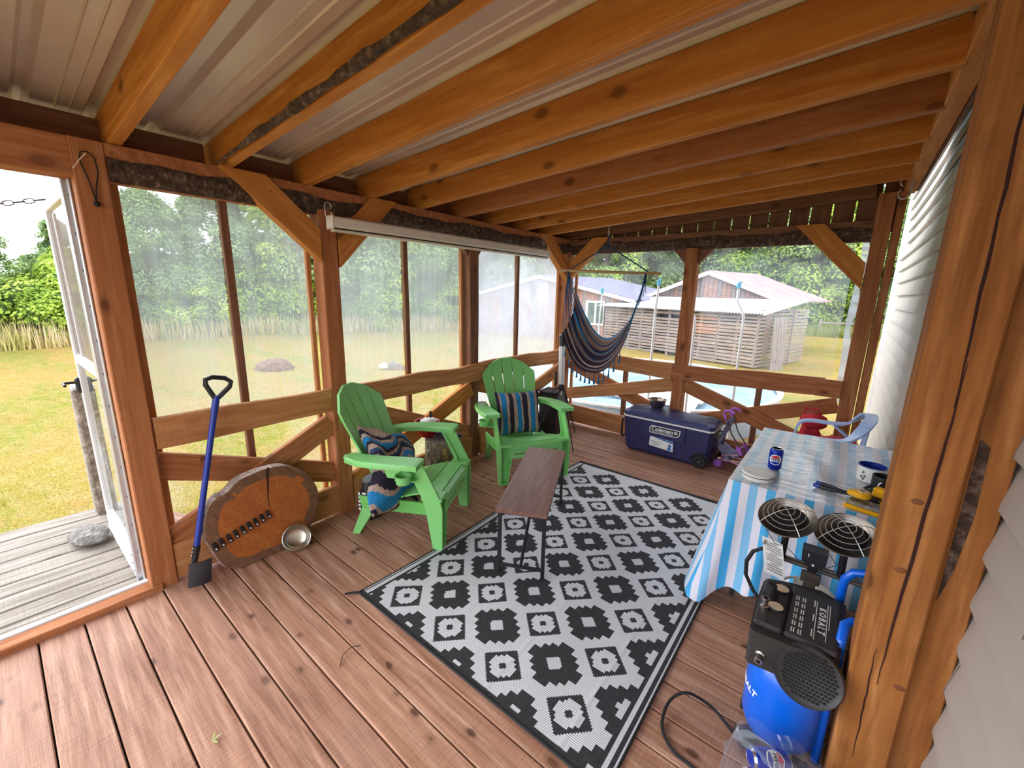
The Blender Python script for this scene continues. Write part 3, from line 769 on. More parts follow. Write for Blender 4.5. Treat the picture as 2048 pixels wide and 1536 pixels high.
# chain across the door top
ch = thing('door_chain', 'thin dark chain sagging from the open door top', 'chain', (-.75, -4.30, 2.12))
ch_pts = [Vector((.15, .0, -.02)).lerp(Vector((-.05, -.95, .02)), i/26)+Vector((0, 0, -.10*sin(pi*i/26))) for i in range(27)]
mb = MB()
for i in range(26):
    a, b = ch_pts[i], ch_pts[i+1]; M = frame(a, b, (0, 0, 1)); M2 = M @ Matrix.Rotation(pi/2*(i % 2), 4, 'X'); L = (b-a).length
    mb.at(M2); mb.tube([(L/2+cos(t)*L*.62, sin(t)*L*.30, 0) for t in [2*pi*k/8 for k in range(8)]], .0028, 5, closed=True)
mb.obj('chain_links', 'rust_metal', ch)
# ================================================================== FURNITURE AND THINGS
# ---- green chairs
def adirondack(label, loc, rz, group=None):
    t = thing('adirondack_chair', label, 'chair', (loc[0], loc[1], 0), radians(rz), group)
    G1, G2 = 'green_plastic', 'green_plastic_dark'
    # seat: slats that run across, following the seat curve
    prof = [(.341, .312), (.343, .330), (.336, .350), (.305, .372), (.25, .378), (.19, .370), (.12, .352), (.05, .330), (-.02, .308), (-.09, .290), (-.17, .276)]
    groups = [prof[0:2], prof[1:4], prof[3:6], prof[5:8], prof[7:9], prof[8:11]]
    mb = MB()
    for gi, g in enumerate(groups):
        pts = [Vector(q) for q in g]; a = (pts[1]-pts[0]).normalized()*.004; b = (pts[-1]-pts[-2]).normalized()*.004
        pts[0] = pts[0]+(a if gi > 1 else a*.2); pts[-1] = pts[-1]-(b if gi > 0 else b*.2)
        hw = .262
        vs = []; n = len(pts)
        for y in (-hw, hw):
            for j, q in enumerate(pts):
                d = (pts[min(j+1, n-1)]-pts[max(j-1, 0)]).normalized(); nn = Vector((-d.y, d.x))*-.012*-1
                vs.append((q.x, y, q.y)); vs.append((q.x-nn.x*-1 if False else q.x+d.y*-.0*0-(-d.y)*0-.0, y, q.y-.012))
        fs = []
        m = 2*n
        for j in range(n-1):
            fs += [(2*j, 2*j+2, m+2*j+2, m+2*j), (2*j+1, m+2*j+1, m+2*j+3, 2*j+3), (2*j, 2*j+1, 2*j+3, 2*j+2), (m+2*j, m+2*j+2, m+2*j+3, m+2*j+1)]
        fs += [(0, m, m+1, 1), (2*n-2, 2*n-1, m+2*n-1, m+2*n-2)]
        mb.add(vs, fs)
    # apron below the seat front with two long slots
    for (ya, yb, za, zb_) in ((-.262, .262, .245, .280), (-.262, -.21, .280, .292), (-.035, .035, .280, .292), (.21, .262, .280, .292), (-.262, .262, .292, .314)):
        mb.box((.334, (ya+yb)/2, (za+zb_)/2), (.014, yb-ya, zb_-za))
    mb.obj('seat', G1, t, 30)
    # backrest: fan of five slats
    bx = lambda z: -.155-.30*((z-.26)/.76)**1.1
    hw = lambda z: .175+.105*min(1, max(0, (z-.26)/.55))**.9
    def topz(q): return 1.015-.135*abs(q)**2.2
    for k in range(5):
        mb = MB(); q0, q1 = -1+.4*k, -1+.4*(k+1); n = 12; vs = []
        for i in range(n+1):
            s_ = i/n
            for q, side in ((q0, 1), (q1, -1)):
                z = lerp(.265, topz(q), s_); gap = .006 if s_ < .84 else .0015
                if (k == 0 and side == 1) or (k == 4 and side == -1): gap = 0
                y = q*hw(z)+side*gap; cv = .045*(1-q*q)
                vs += [(bx(z)-cv+.03, y, z), (bx(z)-cv+.012, y, z)]
        fs = []
        for i in range(n):
            a = i*4; b = a+4
            fs += [(a, a+2, b+2, b), (a+1, b+1, b+3, a+3), (a, b, b+1, a+1), (a+2, a+3, b+3, b+2)]
        fs += [(0, 1, 3, 2), (n*4, n*4+2, n*4+3, n*4+1)]
        mb.add(vs, fs); mb.obj('back_slat', G1, t, 30)
    for z0_ in (.30, .90):
        mb = MB(); mb.grid(lambda u, v: (bx(z0_)-.045*(1-(2*u-1)**2)+.010, (2*u-1)*hw(z0_)*.9, z0_+(v-.5)*.05-(.10*abs(2*u-1)**2 if z0_ > .5 else 0)), 10, 1); mb.obj('back_rib', G2, t, 30)
    for sy in (-1, 1):
        # arm
        out = [(.215, .300), (.215, .438), (.10, .446), (-.06, .440), (-.20, .415), (-.31, .36), (-.345, .30), (-.30, .262), (-.20, .285), (-.10, .305), (.0, .308)]
        mb = MB(); n = len(out); tz = lambda x: .622-.012*((.215-x)/.5)+.006*sin((x+.2)*6)
        c = (sum(p[0] for p in out)/n, sum(p[1] for p in out)/n)
        rings = []
        for sc_, dz in ((.93, .004), (1.0, -.004), (1.0, -.034), (.93, -.034)):
            rings.append([(c[0]+(x-c[0])*sc_, sy*(c[1]+(y-c[1])*sc_), tz(x)+dz) for x, y in out])
        vs = [p for r in rings for p in r]; fs = [(i*n+k, i*n+(k+1) % n, (i+1)*n+(k+1) % n, (i+1)*n+k) for i in range(3) for k in range(n)]
        fs += [tuple(range(n-1, -1, -1)), tuple(range(3*n, 4*n))]
        if sy < 0: fs = [f for f in fs]
        else: fs = [f[::-1] for f in fs]
        mb.add(vs, fs); mb.obj('armrest', G1, t, 40)
        # front leg: channel shape
        def plate(mb, secs):
            vs = []
            for (x0, x1, y0, y1, z) in secs: vs += [(x0, sy*y0, z), (x1, sy*y0, z), (x1, sy*y1, z), (x0, sy*y1, z)]
            fs = [(i*4+k, i*4+(k+1) % 4, i*4+4+(k+1) % 4, i*4+4+k) for i in range(len(secs)-1) for k in range(4)]+[(3, 2, 1, 0), tuple(len(secs)*4-4+k for k in range(4))]
            if sy < 0: fs = [f[::-1] for f in fs]
            mb.add(vs, [f[::-1] for f in fs] if False else fs)
        mb = MB()
        plate(mb, [(.275, .338, .322, .338, 0), (.232, .345, .330, .345, .30), (.205, .325, .332, .346, .38), (.10, .215, .334, .346, .60)])
        plate(mb, [(.275, .338, .262, .273, 0), (.232, .345, .225, .237, .30), (.225, .335, .225, .237, .37)])
        plate(mb, [(.285, .300, .265, .330, 0), (.262, .278, .230, .338, .30), (.228, .240, .30, .338, .40), (.115, .127, .32, .340, .60)])
        plate(mb, [(.275, .338, .262, .338, 0), (.275, .338, .262, .338, .018)])
        plate(mb, [(.205, .345, .225, .345, .355), (.205, .335, .225, .345, .372)])
        mb.obj('front_leg', G1, t, 30)
        mb = MB()
        plate(mb, [(-.345, -.295, .215, .262, 0), (-.235, -.135, .228, .278, .26)])
        mb.obj('rear_leg', G1, t, 30)
        mb = MB(); plate(mb, [(-.25, .25, .265, .28, .215), (-.27, .28, .265, .28, .30)]); mb.obj('side_rail', G2, t, 30); mb = MB(); plate(mb, [(-.30, -.21, .255, .34, .565), (-.33, -.22, .27, .34, .60)])
        mb.obj('arm_bracket', G2, t, 30)
    # cup holder under the right arm
    mb = MB(); mb.lathe([(.036, 0), (.045, .0), (.048, .045), (.054, .045), (.054, .052), (.044, .052), (.040, .006), (.036, .006)], 20, c=(.12, -.415, .50), cap0=True, cap1=True)
    mb.box((.12, -.368, .505), (.13, .06, .012)); mb.box((.02, -.35, .53), (.10, .012, .07)); mb.obj('cup_holder', G1, t, 40)
    return t
adirondack('green plastic lounge chair with cup holder beside the round wood slab', (.47, -2.815), 28.9)
adirondack('green plastic lounge chair with upright striped cushion in front of the telescope', (.481, -1.52), -29.7)

for nm, c_ in (('fab_black', BLK), ('fab_taupe', TAUPE), ('fab_teal', TEAL), ('fab_navy', (.02, .05, .12, 1)), ('fab_brown', (.20, .13, .11, 1))):
    plain(nm, c_, .95, var=.12, vscale=50, bump=.4)
FAB = ['fab_black', 'fab_taupe', 'fab_teal', 'fab_navy', 'fab_brown']
def pillow(name, label, loc, rot, w, h, t, pattern, group=None, wr=.006, along='u', fold=0.0, dense=54):
    """square cushion in its own YZ plane, thickness along X"""
    mb = MB(); ph = len(label)
    def surf(s_):
        def f(u, v):
            a, b = 2*u-1, 2*v-1; e = max(0, (1-a**4))*max(0, (1-b**4)); pin = 1-.10*(1-abs(b))*0-.06*abs(a*b)
            th = t*(e**.55)*(.5)
            y = a*w/2*(1-.10*(1-b*b)*abs(a)**3)+fold*.05*sin(b*3); z = b*h/2*(1-.10*(1-a*a)*abs(b)**3)
            x = s_*th+wr*(sin(a*7+b*3+ph)+.7*sin(b*11-a*4))*(e**.5)-fold*(abs(b)**1.5)*.10+fold*.03*sin(a*6+b*4)
            return (x, y, z)
        return f
    def pick(u, v):
        k = u if along == 'u' else v+.05*sin(u*7)*abs(fold)*4
        for lim, m in pattern:
            if k <= lim: return m
        return pattern[-1][1]
    mb.grid(surf(1), dense, dense, mfn=pick); mb.grid(surf(-1), dense, dense, mfn=pick)
    return tag(mb.obj(name, FAB, None, 50, loc=loc, rot=rot), label, 'cushion')
pat = [(.05, 0), (.09, 1), (.21, 2), (.26, 1), (.35, 0), (.40, 1), (.43, 1), (.52, 2), (.56, 1), (.66, 0), (.70, 1), (.72, 1), (.84, 2), (.90, 1), (1, 0)]
c2r = radians(-29.7)
pillow('cushion', 'striped cushion standing upright on the farther green chair', (.481-.095*cos(c2r)-.0*sin(c2r), -1.52-.095*sin(c2r)-.0*cos(c2r), .525), (0, radians(-14), c2r), .47, .43, .14, pat)
c1r = radians(28.9)
pat2 = [(.04, 1), (.09, 0), (.13, 1), (.27, 2), (.33, 1), (.46, 0), (.52, 1), (.60, 2), (.64, 1), (.68, 0), (.72, 3), (.76, 1), (.80, 0), (.86, 2), (.90, 1), (.95, 0), (1, 1)]
f1 = Vector((cos(c1r), sin(c1r), 0)); l1 = Vector((-sin(c1r), cos(c1r), 0))
pc = Vector((.47, -2.815, 0))+f1*(-.07)+l1*(-.13)
pillow('cushion', 'crumpled striped cushion slumped under the arm of the nearer green chair', (pc.x, pc.y, .46), (radians(-26), radians(-24), c1r), .52, .62, .15, pat2, wr=.012, along='v', fold=.55)

# ---- narrow bench with black metal legs
bt = thing('narrow_bench', 'narrow walnut-topped bench with black metal legs on the patterned rug', 'bench', (1.265, -2.38, .008), atan2(.865, -.416))
Lh, Wh, H_ = .475, .133, .415
mb = MB(); mb.rbox((0, 0, H_+.012), (1.03, .305, .026), .003); mb.obj('bench_top', 'walnut_top', bt, 0)
for sx in (-1, 1):
    for sy in (-1, 1):
        mb = MB(); mb.rbox((sx*Lh, sy*Wh, H_/2), (.018, .022, H_), .002); mb.obj('leg', 'dark_metal', bt, 0)
    for z_ in (.055, H_-.012): mb = MB(); mb.rbox((sx*Lh, 0, z_), (.016, 2*Wh, .018), .002); mb.obj('crossbar', 'dark_metal', bt, 0)
for sx in (-1, 1): mb = MB(); mb.tube([(sx*Lh, 0, .06), (sx*.02, 0, H_-.02)], .010, 4); mb.obj('diagonal_strut', 'dark_metal', bt, 0)

# ---- rug
def rug():
    x0, x1, ya, yb = .868, 2.378, -3.512, -1.030; c = .00875
    nx, ny = int((x1-x0)/c), int((yb-ya)/c); mb = MB()
    st = .0335
    def white(x, y):
        if y < ya+.022 or y > yb-.022: return 0
        for lx, w_ in ((x0+.012, .006),): pass
        if abs(x-(x0+.006)) < .005 or abs(x-(x1-.006)) < .005: return 1
        if abs(x-(x0+.030)) < .011 or abs(x-(x1-.036)) < .011: return 1 if (x > 1.5 or True) else 0
        if x < x0+.058 or x > x1-.064: return 0
        u = (x-1.090)/.35; v = (y+3.355)/.325
        # nearest diamond (A)
        du, dv = (u-round(u)), (v-round(v)); a, b = abs(du*.35), abs(dv*.325)
        iu, iv = round(u), round(v)
        if 0 <= iu <= 3 and 0 <= iv <= 6:
            if a+b < .112:
                if a+b < .022: return 0
                qa, qb = a, b
                if (qa < .030 and qb < .058) or (qa < .046 and qb < .044) or (qa < .062 and qb < .026): return 1
                return 0
        # stepped stars (B)
        u2, v2 = u-.5, v-.5
        a2, b2 = abs(u2-round(u2))*.35, abs(v2-round(v2))*.325
        edge_u = round(u2) < 0 or round(u2) > 2; edge_v = round(v2) < 0 or round(v2) > 5
        if math.floor(a2/st)+math.floor(b2/st*1.08) <= 3:
            if edge_u or edge_v:
                if (a2 < .022 and b2 < .05) or (a2 < .042 and b2 < .016): return 1
                return 0
            if a2+b2*.9 < .040: return 1
            return 0
        return 1
    def h(x, y): return .006+.0012*sin(x*19+y*3)+.0016*(1 if abs(((x-x0) % .377)-.18) < .006 else 0)+.0018*sin(y*4.1)*sin(x*5)
    def edge(x, y):
        # the left long edge waves slightly
        k = max(0, 1-(x-x0)/.5); return (x+k*.018*sin((y-ya)*2.6)*(1 if y > ya+.05 else 0), y)
    def P(u, v):
        x, y = lerp(x0, x1, u), lerp(ya, yb, v); e = edge(x, y); return (e[0], e[1], h(x, y))
    mb.grid(P, nx, ny, mfn=lambda u, v: white(lerp(x0, x1, u), lerp(ya, yb, v)))
    t = thing('patterned_rug', 'black and white outdoor rug with diamond and stepped star pattern', 'rug', (0, 0, 0))
    mb.obj('woven_field', ['rug_black', 'rug_white'], t, 0)
    def strip(pts, r, nm, m): mb = MB(); mb.tube(pts, r, 6); mb.obj(nm, m, t)
    n = 60
    strip([(P(i/n, 0)[0], P(i/n, 0)[1]-.002, .007) for i in range(n+1)], .0065, 'edge_binding', 'rubber')
    strip([(P(i/n, 1)[0], P(i/n, 1)[1]+.002, .007) for i in range(n+1)], .006, 'edge_binding', 'rubber')
    strip([(P(1, i/n)[0]+.003, P(1, i/n)[1], .006) for i in range(n+1)], .005, 'edge_binding', 'rubber')
    strip([(P(0, i/n)[0]-.003, P(0, i/n)[1], .006) for i in range(n+1)], .005, 'edge_binding', 'rubber')
    strip([(.868, -3.512, .008), (.848, -3.54, .012), (.825, -3.575, .012)], .006, 'loose_binding_end', 'rubber')
rug()

# ---- tree slab leaning on the wall
def slab():
    out = []
    # outline in wall plane coords (y along wall, z up) measured from the photograph
    P_ = [(-3.63, 0.571), (-3.704, 0.565), (-3.792, 0.547), (-3.859, 0.495), (-3.91, 0.483), (-3.956, 0.439), (-3.982, 0.363), (-3.994, 0.281), (-3.973, 0.195), (-3.943, 0.102), (-3.904, 0.04), (-3.828, 0.006), (-3.738, 0.005), (-3.618, 0.0), (-3.531, 0.0), (-3.433, 0.063), (-3.376, 0.161), (-3.336, 0.265), (-3.349, 0.373), (-3.405, 0.464), (-3.489, 0.537), (-3.56, 0.566)][::-1]
    n0 = len(P_); m = 96
    def sp(t):
        i = int(t*n0) % n0; f = t*n0-int(t*n0); p0, p1, p2, p3 = [Vector(P_[(i+k-1) % n0]) for k in range(4)]
        return .5*((2*p1)+(-p0+p2)*f+(2*p0-5*p1+4*p2-p3)*f*f+(-p0+3*p1-3*p2+p3)*f**3)
    ol = [sp(k/m) for k in range(m)]; c = Vector((-3.665, .285))
    t = thing('tree_slab', 'round live-edge tree slab leaning on the railing beside the shovel', 'wood slab', (.140, -3.675, .0), 0, rot=(0, radians(-4), 0))
    T = .09
    def ring(sc_, x, jit=0):
        r2 = random.Random(5); return [(x+r2.uniform(-jit, jit), (p.x-c.x)*sc_, max(0.0, p.y+(p.y-c.y)*(sc_-1)+r2.uniform(-jit, jit))) for p in ol]
    rings = [ring(1, .0), ring(.90, .003), ring(.80, .004), ring(.55, .004), ring(.28, .004)]
    mb = MB(); vs = [p for r in rings for p in r]+[(.004, 0, c.y)]
    fs = []; mi = []
    for i in range(4):
        for k in range(m):
            # notch of the drying split
            fs.append((i*m+k, (i+1)*m+k, (i+1)*m+(k+1) % m, i*m+(k+1) % m)); y_ = ol[k].x; z_ = ol[k].y
            rim = i == 0 or (i == 1 and (z_ < .08 or y_ < -3.86 or z_ > .50 or y_ > -3.40))
            mi.append(0 if rim else 1)
    for k in range(m): fs.append((4*m+k, 5*m, 4*m+(k+1) % m)); mi.append(1)
    mb.v = vs; mb.f = fs; mb.mi = mi; mb.obj('sawn_face', ['slab_rim', 'slab_face'], t, 30)
    mb = MB(); rings = [ring(1.0, 0), ring(1.018, -.03, .003), ring(1.01, -.06, .004), ring(.99, -T, .003)]
    vs = [p for r in rings for p in r]; fs = [(i*m+k, i*m+(k+1) % m, (i+1)*m+(k+1) % m, (i+1)*m+k) for i in range(3) for k in range(m)]+[tuple(range(3*m, 4*m))]
    mb.add(vs, fs); mb.obj('bark_rim', 'slab_bark', t, 60)
    mb = MB(); sp_ = [(-3.626, .578), (-3.634, .53), (-3.638, .476), (-3.645, .42), (-3.649, .37), (-3.645, .31)]
    vs = []
    for i, (y, z) in enumerate(sp_): w_ = .007*(1-i/5)+.001; vs += [(.0055, y+3.665-w_, z), (.0068, y+3.665, z), (.0055, y+3.665+w_, z)]
    mb.add(vs, [(i*3+k, i*3+k+1, i*3+4+k, i*3+3+k) for i in range(len(sp_)-1) for k in range(2)]); mb.obj('split', 'crack_dark', t, 0)
    # row of paired dark bolt blocks
    for k in range(9):
        f = k/8; y = lerp(-.292, .004, f); z = lerp(.205, .282, f)
        mb = MB(); mb.rbox((.010, y-.004, z+.014), (.018, .020, .026), .003, rot=(radians(12), 0, 0)); mb.rbox((.010, y+.004, z-.014), (.018, .020, .026), .003, rot=(radians(12), 0, 0)); mb.box((.008, y, z), (.012, .012, .02)); mb.sphere((.020, y+.004, z-.012), .0065, 8, 6, mi=1); mb.obj('bolt_clamp', ['black_plastic', 'wire_steel'], t)
    return t
slab()
# ---- steel bowl leaning against the slab
def bowl(name, label, cat, loc, r, h, rot=(0, 0, 0), ribs=0, mat='steel_bowl'):
    t = thing(name, label, cat, loc, 0, rot=rot); mb = MB(); pr = [(r*.0+.001, .0), (r*.62, .0), (r*.80, h*.25), (r*.92, h*.8), (r, h), (r*1.04, h+.002), (r*1.04, h-.002), (r*.955, h*.985), (r*.88, h*.78), (r*.76, h*.27), (r*.58, h*.05), (.001, h*.05)]
    mb.lathe(pr, 40); mb.obj('bowl_body', mat, t, 40)
    if ribs:
        mb = MB()
        for k in range(ribs): a = 2*pi*k/ribs; mb.tube([(r*.66*cos(a), r*.66*sin(a), .004), (r*.84*cos(a), r*.84*sin(a), h*.3), (r*.95*cos(a), r*.95*sin(a), h*.82)], .004, 5)
        mb.obj('flutes', mat, t); mb = MB(); mb.tube([(r*1.05*cos(a), r*1.05*sin(a), h) for a in [2*pi*k/32 for k in range(32)]], .004, 6, closed=True); mb.obj('rolled_rim', mat, t)
    return t
bowl('pet_bowl', 'shiny steel bowl standing on edge against the tree slab', 'bowl', (.175, -3.54, .080), .082, .035, rot=(0, radians(68), radians(-20)))
bowl('fluted_bowl', 'small fluted steel bowl on top of the blue cooler', 'bowl', (1.27, -.085, .462), .088, .09, ribs=16)

# ---- shovel
sh = thing('shovel', 'blue-handled garden shovel with black grip leaning on the railing', 'shovel', (.09, -4.045, 0))
A_, B__ = Vector((.02, 0, .235)), Vector((-.028, .205, 1.07))
mb = MB(); mb.tube([A_, B__], .0155, 14); mb.obj('shaft', 'blue_handle', sh)
mb = MB(); gx = [(0, 0), (-.018, .03), (-.058, .085), (-.062, .115), (-.03, .132), (.03, .132), (.062, .115), (.058, .085), (.018, .03)]
dn = (B__-A_).normalized(); sd = Vector((0, 1, 0)); sd = (sd-dn*sd.dot(dn)).normalized()
mb.tube([B__-dn*.03+dn*b_+sd*a_ for a_, b_ in gx], .0135, 10, closed=True); mb.tube([B__-dn*.10, B__+dn*.0], .018, 12, mi=1); mb.obj('grip', ['black_plastic', 'blue_handle'], sh)
mb = MB(); mb.tube([A_+dn*.01, A_-dn*.07, A_-dn*.14], [.019, .016, .006], 10); mb.obj('socket', 'dark_metal', sh)
mb = MB(); mb.at(frame((.035, -.045, .14), (.035, .06, .125), (0, 0, 1)))
mb.grid(lambda u, v: ((u-.02)*.11-.005, -.012*(1-(2*u-1)**2)+.0, .02-.145*v*(1-.05*sin(pi*u)*0)), 8, 8)
mb.grid(lambda u, v: ((u-.02)*.11-.005, -.012*(1-(2*u-1)**2)-.002, .02-.145*v), 8, 8); mb.at(Matrix.Identity(4)); mb.obj('blade', 'charcoal', sh, 60)
for s_ in (-1, 1):
    for k in range(3): mb = MB(); mb.sphere(tuple(A_-dn*(.005+.02*k)+sd*s_*.018), .004, 6, 4); mb.obj('rivet', 'chrome', sh)

# ---- black pet-food bag behind the near chair
bg = thing('black_bag', 'black printed bag on the floor behind the nearer green chair', 'bag', (.165, -2.955, 0), radians(28))
mb = MB(); mb.grid(lambda u, v: ((.085+.012*sin(v*9+u*5))*(1 if u < 1 else 1)*cos(2*pi*u)*(1-.35*v**3)*(abs(cos(2*pi*u))**-.25 if abs(cos(2*pi*u)) > .05 else 1), .12*sin(2*pi*u)*(1-.15*v**3), .005+.29*v), 24, 10)
mb.grid(lambda u, v: ((.085)*cos(2*pi*u)*.65*v, .12*.85*sin(2*pi*u)*v, .295), 24, 2); mb.obj('bag_body', 'black_plastic', bg, 60)
mb = MB()
for k, (z, w_) in enumerate(((.22, .02), (.19, .014), (.16, .018), (.13, .015), (.10, .02))): mb.box((.0, -.125, z), (.05 if k % 2 else .03, .002, w_*.7)); mb.box((-.045, -.115, z-.01), (.014, .002, w_))
mb.obj('print_blocks', 'paint_white', bg, 0)
for k, (x, y, a) in enumerate(((.30, -2.80, .9), (.345, -2.80, .95))):
    mb = MB(); mb.rbox((0, 0, .004), (.065, .012, .006), .002); tag(mb.obj('wood_chip', 'chip_wood', None, 0, loc=(x, y, 0), rot=(0, 0, a)), 'pale splinter of wood on the deck under the green chair', 'wood chip', 'pale splinters under the green chair')

# ---- stumps used as side tables
def stump(label, loc, r, h, mat, top, seed):
    t = thing('log_stump', label, 'stump', loc); mb = MB(); n = 30; rr = random.Random(seed); pf = [1+rr.uniform(-.05, .05)+.04*sin(3*2*pi*k/n) for k in range(n)]
    vs = []
    for z in [0, h*.25, h*.5, h*.75, h-.008, h]:
        for k in range(n): q = r*pf[k]*(1+rr.uniform(-.012, .012))*(1 if z < h else .97); vs.append((q*cos(2*pi*k/n), q*sin(2*pi*k/n), z))
    fs = [(i*n+k, i*n+(k+1) % n, (i+1)*n+(k+1) % n, (i+1)*n+k) for i in range(5) for k in range(n)]
    mb.add(vs, fs); mb.obj('bark', mat, t, 60)
    mb = MB(); mb.add(vs[5*n:]+[(0, 0, h+.002)], [(k, (k+1) % n, n) for k in range(n)]); mb.obj('cut_top', top, t, 0); return t
st_ = stump('log stump side table with yellow stains between the green chairs', (.225, -2.30, 0), .155, .46, 'bark_grey', 'old_board', 1)
for a0, a1, z0, z1 in ((-.75, -.5, .28, .40), (-.25, .35, .03, .44), (.38, .6, .1, .35)):
    mb = MB(); mb.grid(lambda u, v: ((.166+.004*sin(u*9+v*7))*cos(lerp(a0, a1, u)+.06*sin(v*9)), (.166+.004*sin(u*9+v*7))*sin(lerp(a0, a1, u)+.06*sin(v*9)), lerp(z0, z1, v)+.02*sin(u*8)), 10, 10); mb.obj('stained_bark', 'yellow_bark', st_, 60)
pch = thing('black_pouch', 'crumpled black pouch lying on the log stump side table', 'pouch', (.27, -2.31, .466), .4)
mb = MB(); mb.sphere((0, 0, .022), .075, 16, 8, sc=(1.2, .8, .3), jit=.12, seed=3).sphere((.09, .02, .018), .04, 12, 6, sc=(1.3, .7, .4), jit=.15, seed=4); mb.obj('pouch_body', 'charcoal', pch, 60)
mb = MB(); mb.tube([(.05, -.03, .02), (.10, -.06, .012), (.13, -.03, .02), (.11, .0, .03)], .004, 6); mb.obj('pouch_strap', 'rubber', pch)
# red lidded pan on the railing side
rp = thing('red_planter', 'red plastic tub with white contents on the back edge of the log stump', 'tub', (.125, -2.385, .055))
mb = MB(); mb.lathe([(.055, .408), (.085, .46), (.100, .530), (.108, .532), (.108, .540), (.095, .538)], 28, cap0=True, cap1=False); mb.obj('tub', 'red_plastic', rp, 40)
mb = MB(); mb.sphere((0.0, .02, .540), .07, 16, 8, sc=(1, 1, .25), jit=.15, seed=8); mb.obj('white_filling', 'paper', rp, 60)
mb = MB(); mb.tube([(0, .04, .56), (0, .04, .605)], .009, 10); mb.sphere((0, .04, .607), .012, 10, 6); mb.obj('dark_knob', 'black_plastic', rp)

# ---- black box and telescope in the far corner
bb_ = thing('black_box', 'tall black box in the far corner behind the telescope legs', 'box', (.125, -.46, 0), radians(8))
mb = MB(); mb.rbox((0, 0, .26), (.22, .24, .52), .008); mb.obj('box_body', 'black_plastic', bb_, 0)
mb = MB(); mb.rbox((0, 0, .528), (.235, .255, .016), .004); mb.obj('box_lid', 'charcoal', bb_, 0)
tl = thing('telescope', 'white tube telescope on a thin dark tripod in the far corner', 'telescope', (.30, -.50, 0))
tp, tb = Vector((-.115, .10, 1.165)), Vector((-.055, .02, .60)); td = (tp-tb).normalized()
tA = Vector((.0, .0, .60))
mb = MB(); mb.tube([(-.04, .02, .60), (-.075, .06, 1.07)], .036, 20); mb.obj('tube', 'white_metal', tl)
mb = MB(); mb.tube([(-.075, .06, 1.07), (-.083, .07, 1.20)], [.033, .040], 20, caps=False); mb.tube([(-.083, .07, 1.199), (-.0835, .0705, 1.205)], .041, 20, mi=1, caps=False); mb.obj('dew_shield', ['black_plastic', 'white_metal'], tl)
mb = MB(); mb.tube([(-.04, .02, .60), (-.033, .012, .50)], .018, 12); mb.tube([(-.033, .012, .50), (-.03, .008, .42)], .012, 10, mi=1); mb.obj('focuser', ['white_metal', 'chrome'], tl)
mb = MB(); mb.tube([(-.09, -.02, .62), (-.10, -.01, .78)], .013, 10); mb.obj('finder_scope', 'black_plastic', tl)
mb = MB(); mb.rbox((-.02, 0, .60), (.06, .05, .07), .008); mb.lathe([(.024, 0), (.024, .012), (.012, .014)], 16, c=(-.01, -.045, .60), M=Matrix.Rotation(pi/2, 3, 'X')); mb.tube([(-.02, -.02, .62), (-.12, -.10, .52)], .005, 6); mb.obj('mount', 'dark_metal', tl)
for (fx, fy) in ((.38, -.35), (.06, .24), (-.20, -.32)):
    mb = MB(); mb.tube([(fx*.04, fy*.04, .60), (fx*.55, fy*.55, .28)], .011, 6); mb.tube([(fx*.5, fy*.5, .30), (fx, fy, .0)], .006, 6); mb.sphere((fx*.55, fy*.55, .28), .014, 8, 6); mb.obj('leg', 'dark_metal', tl)
mb = MB(); mb.lathe([(.055, 0), (.055, .008)], 3, c=(0, 0, .33)); mb.obj('leg_spreader', 'charcoal', tl, 0)

# ---- roller shade case on the wall beam
rs = thing('shade_roller', 'long rolled-up cream shade in its case under the left beam', 'window shade', (.075, -3.10, 2.085))
mb = MB(); mb.rbox((0, 1.25, .012), (.075, 2.50, .07), .012); mb.obj('case', 'cream_metal', rs, 0)
mb = MB(); mb.rbox((0, 1.25, -.040), (.045, 2.48, .016), .004); mb.obj('bottom_bar', 'cream_metal', rs, 0)
mb = MB(); mb.box((.001, 1.25, -.027), (.02, 2.46, .012)); mb.obj('shadow_slot', 'dark_metal', rs, 0)
for y in (0, 2.50): mb = MB(); mb.rbox((0, y, .008), (.085, .014, .088), .012); mb.obj('end_cap', 'cream_metal', rs, 0)
def s_hook(name, label, loc, sc_=1.0, rz=0, mat='wire_steel'):
    mb = MB(); P_ = []
    for i in range(14): a = pi*1.35*i/13-pi*.35; P_.append((0, .018*sc_*cos(a), .018*sc_*sin(a)+.018*sc_))
    P2_ = [(0, -.018*sc_-.018*sc_*(cos(a)-1)*0+.0, 0) for a in ()]
    for i in range(14): a = pi-pi*1.25*i/13; P_.append((0, .0-.018*sc_+.018*sc_*(1+cos(a)), -.024*sc_-.020*sc_*sin(a)))
    mb.tube(P_, .0026*sc_, 6); return tag(mb.obj(name, mat, None, 60, loc=loc, rot=(0, 0, rz)), label, 'hook')
s_hook('metal_hook', 'metal hook on the corner brace at the shade case end', (.04, -.62, 2.25), 1.3)
s_hook('metal_hook', 'metal hook at the left end of the shade case', (.045, -3.09, 2.175), 1.2)
s_hook('metal_hook', 'brass coloured hook hanging from the header beam at the house corner', (2.955, -.42, 2.455), 1.9, rz=1.2)
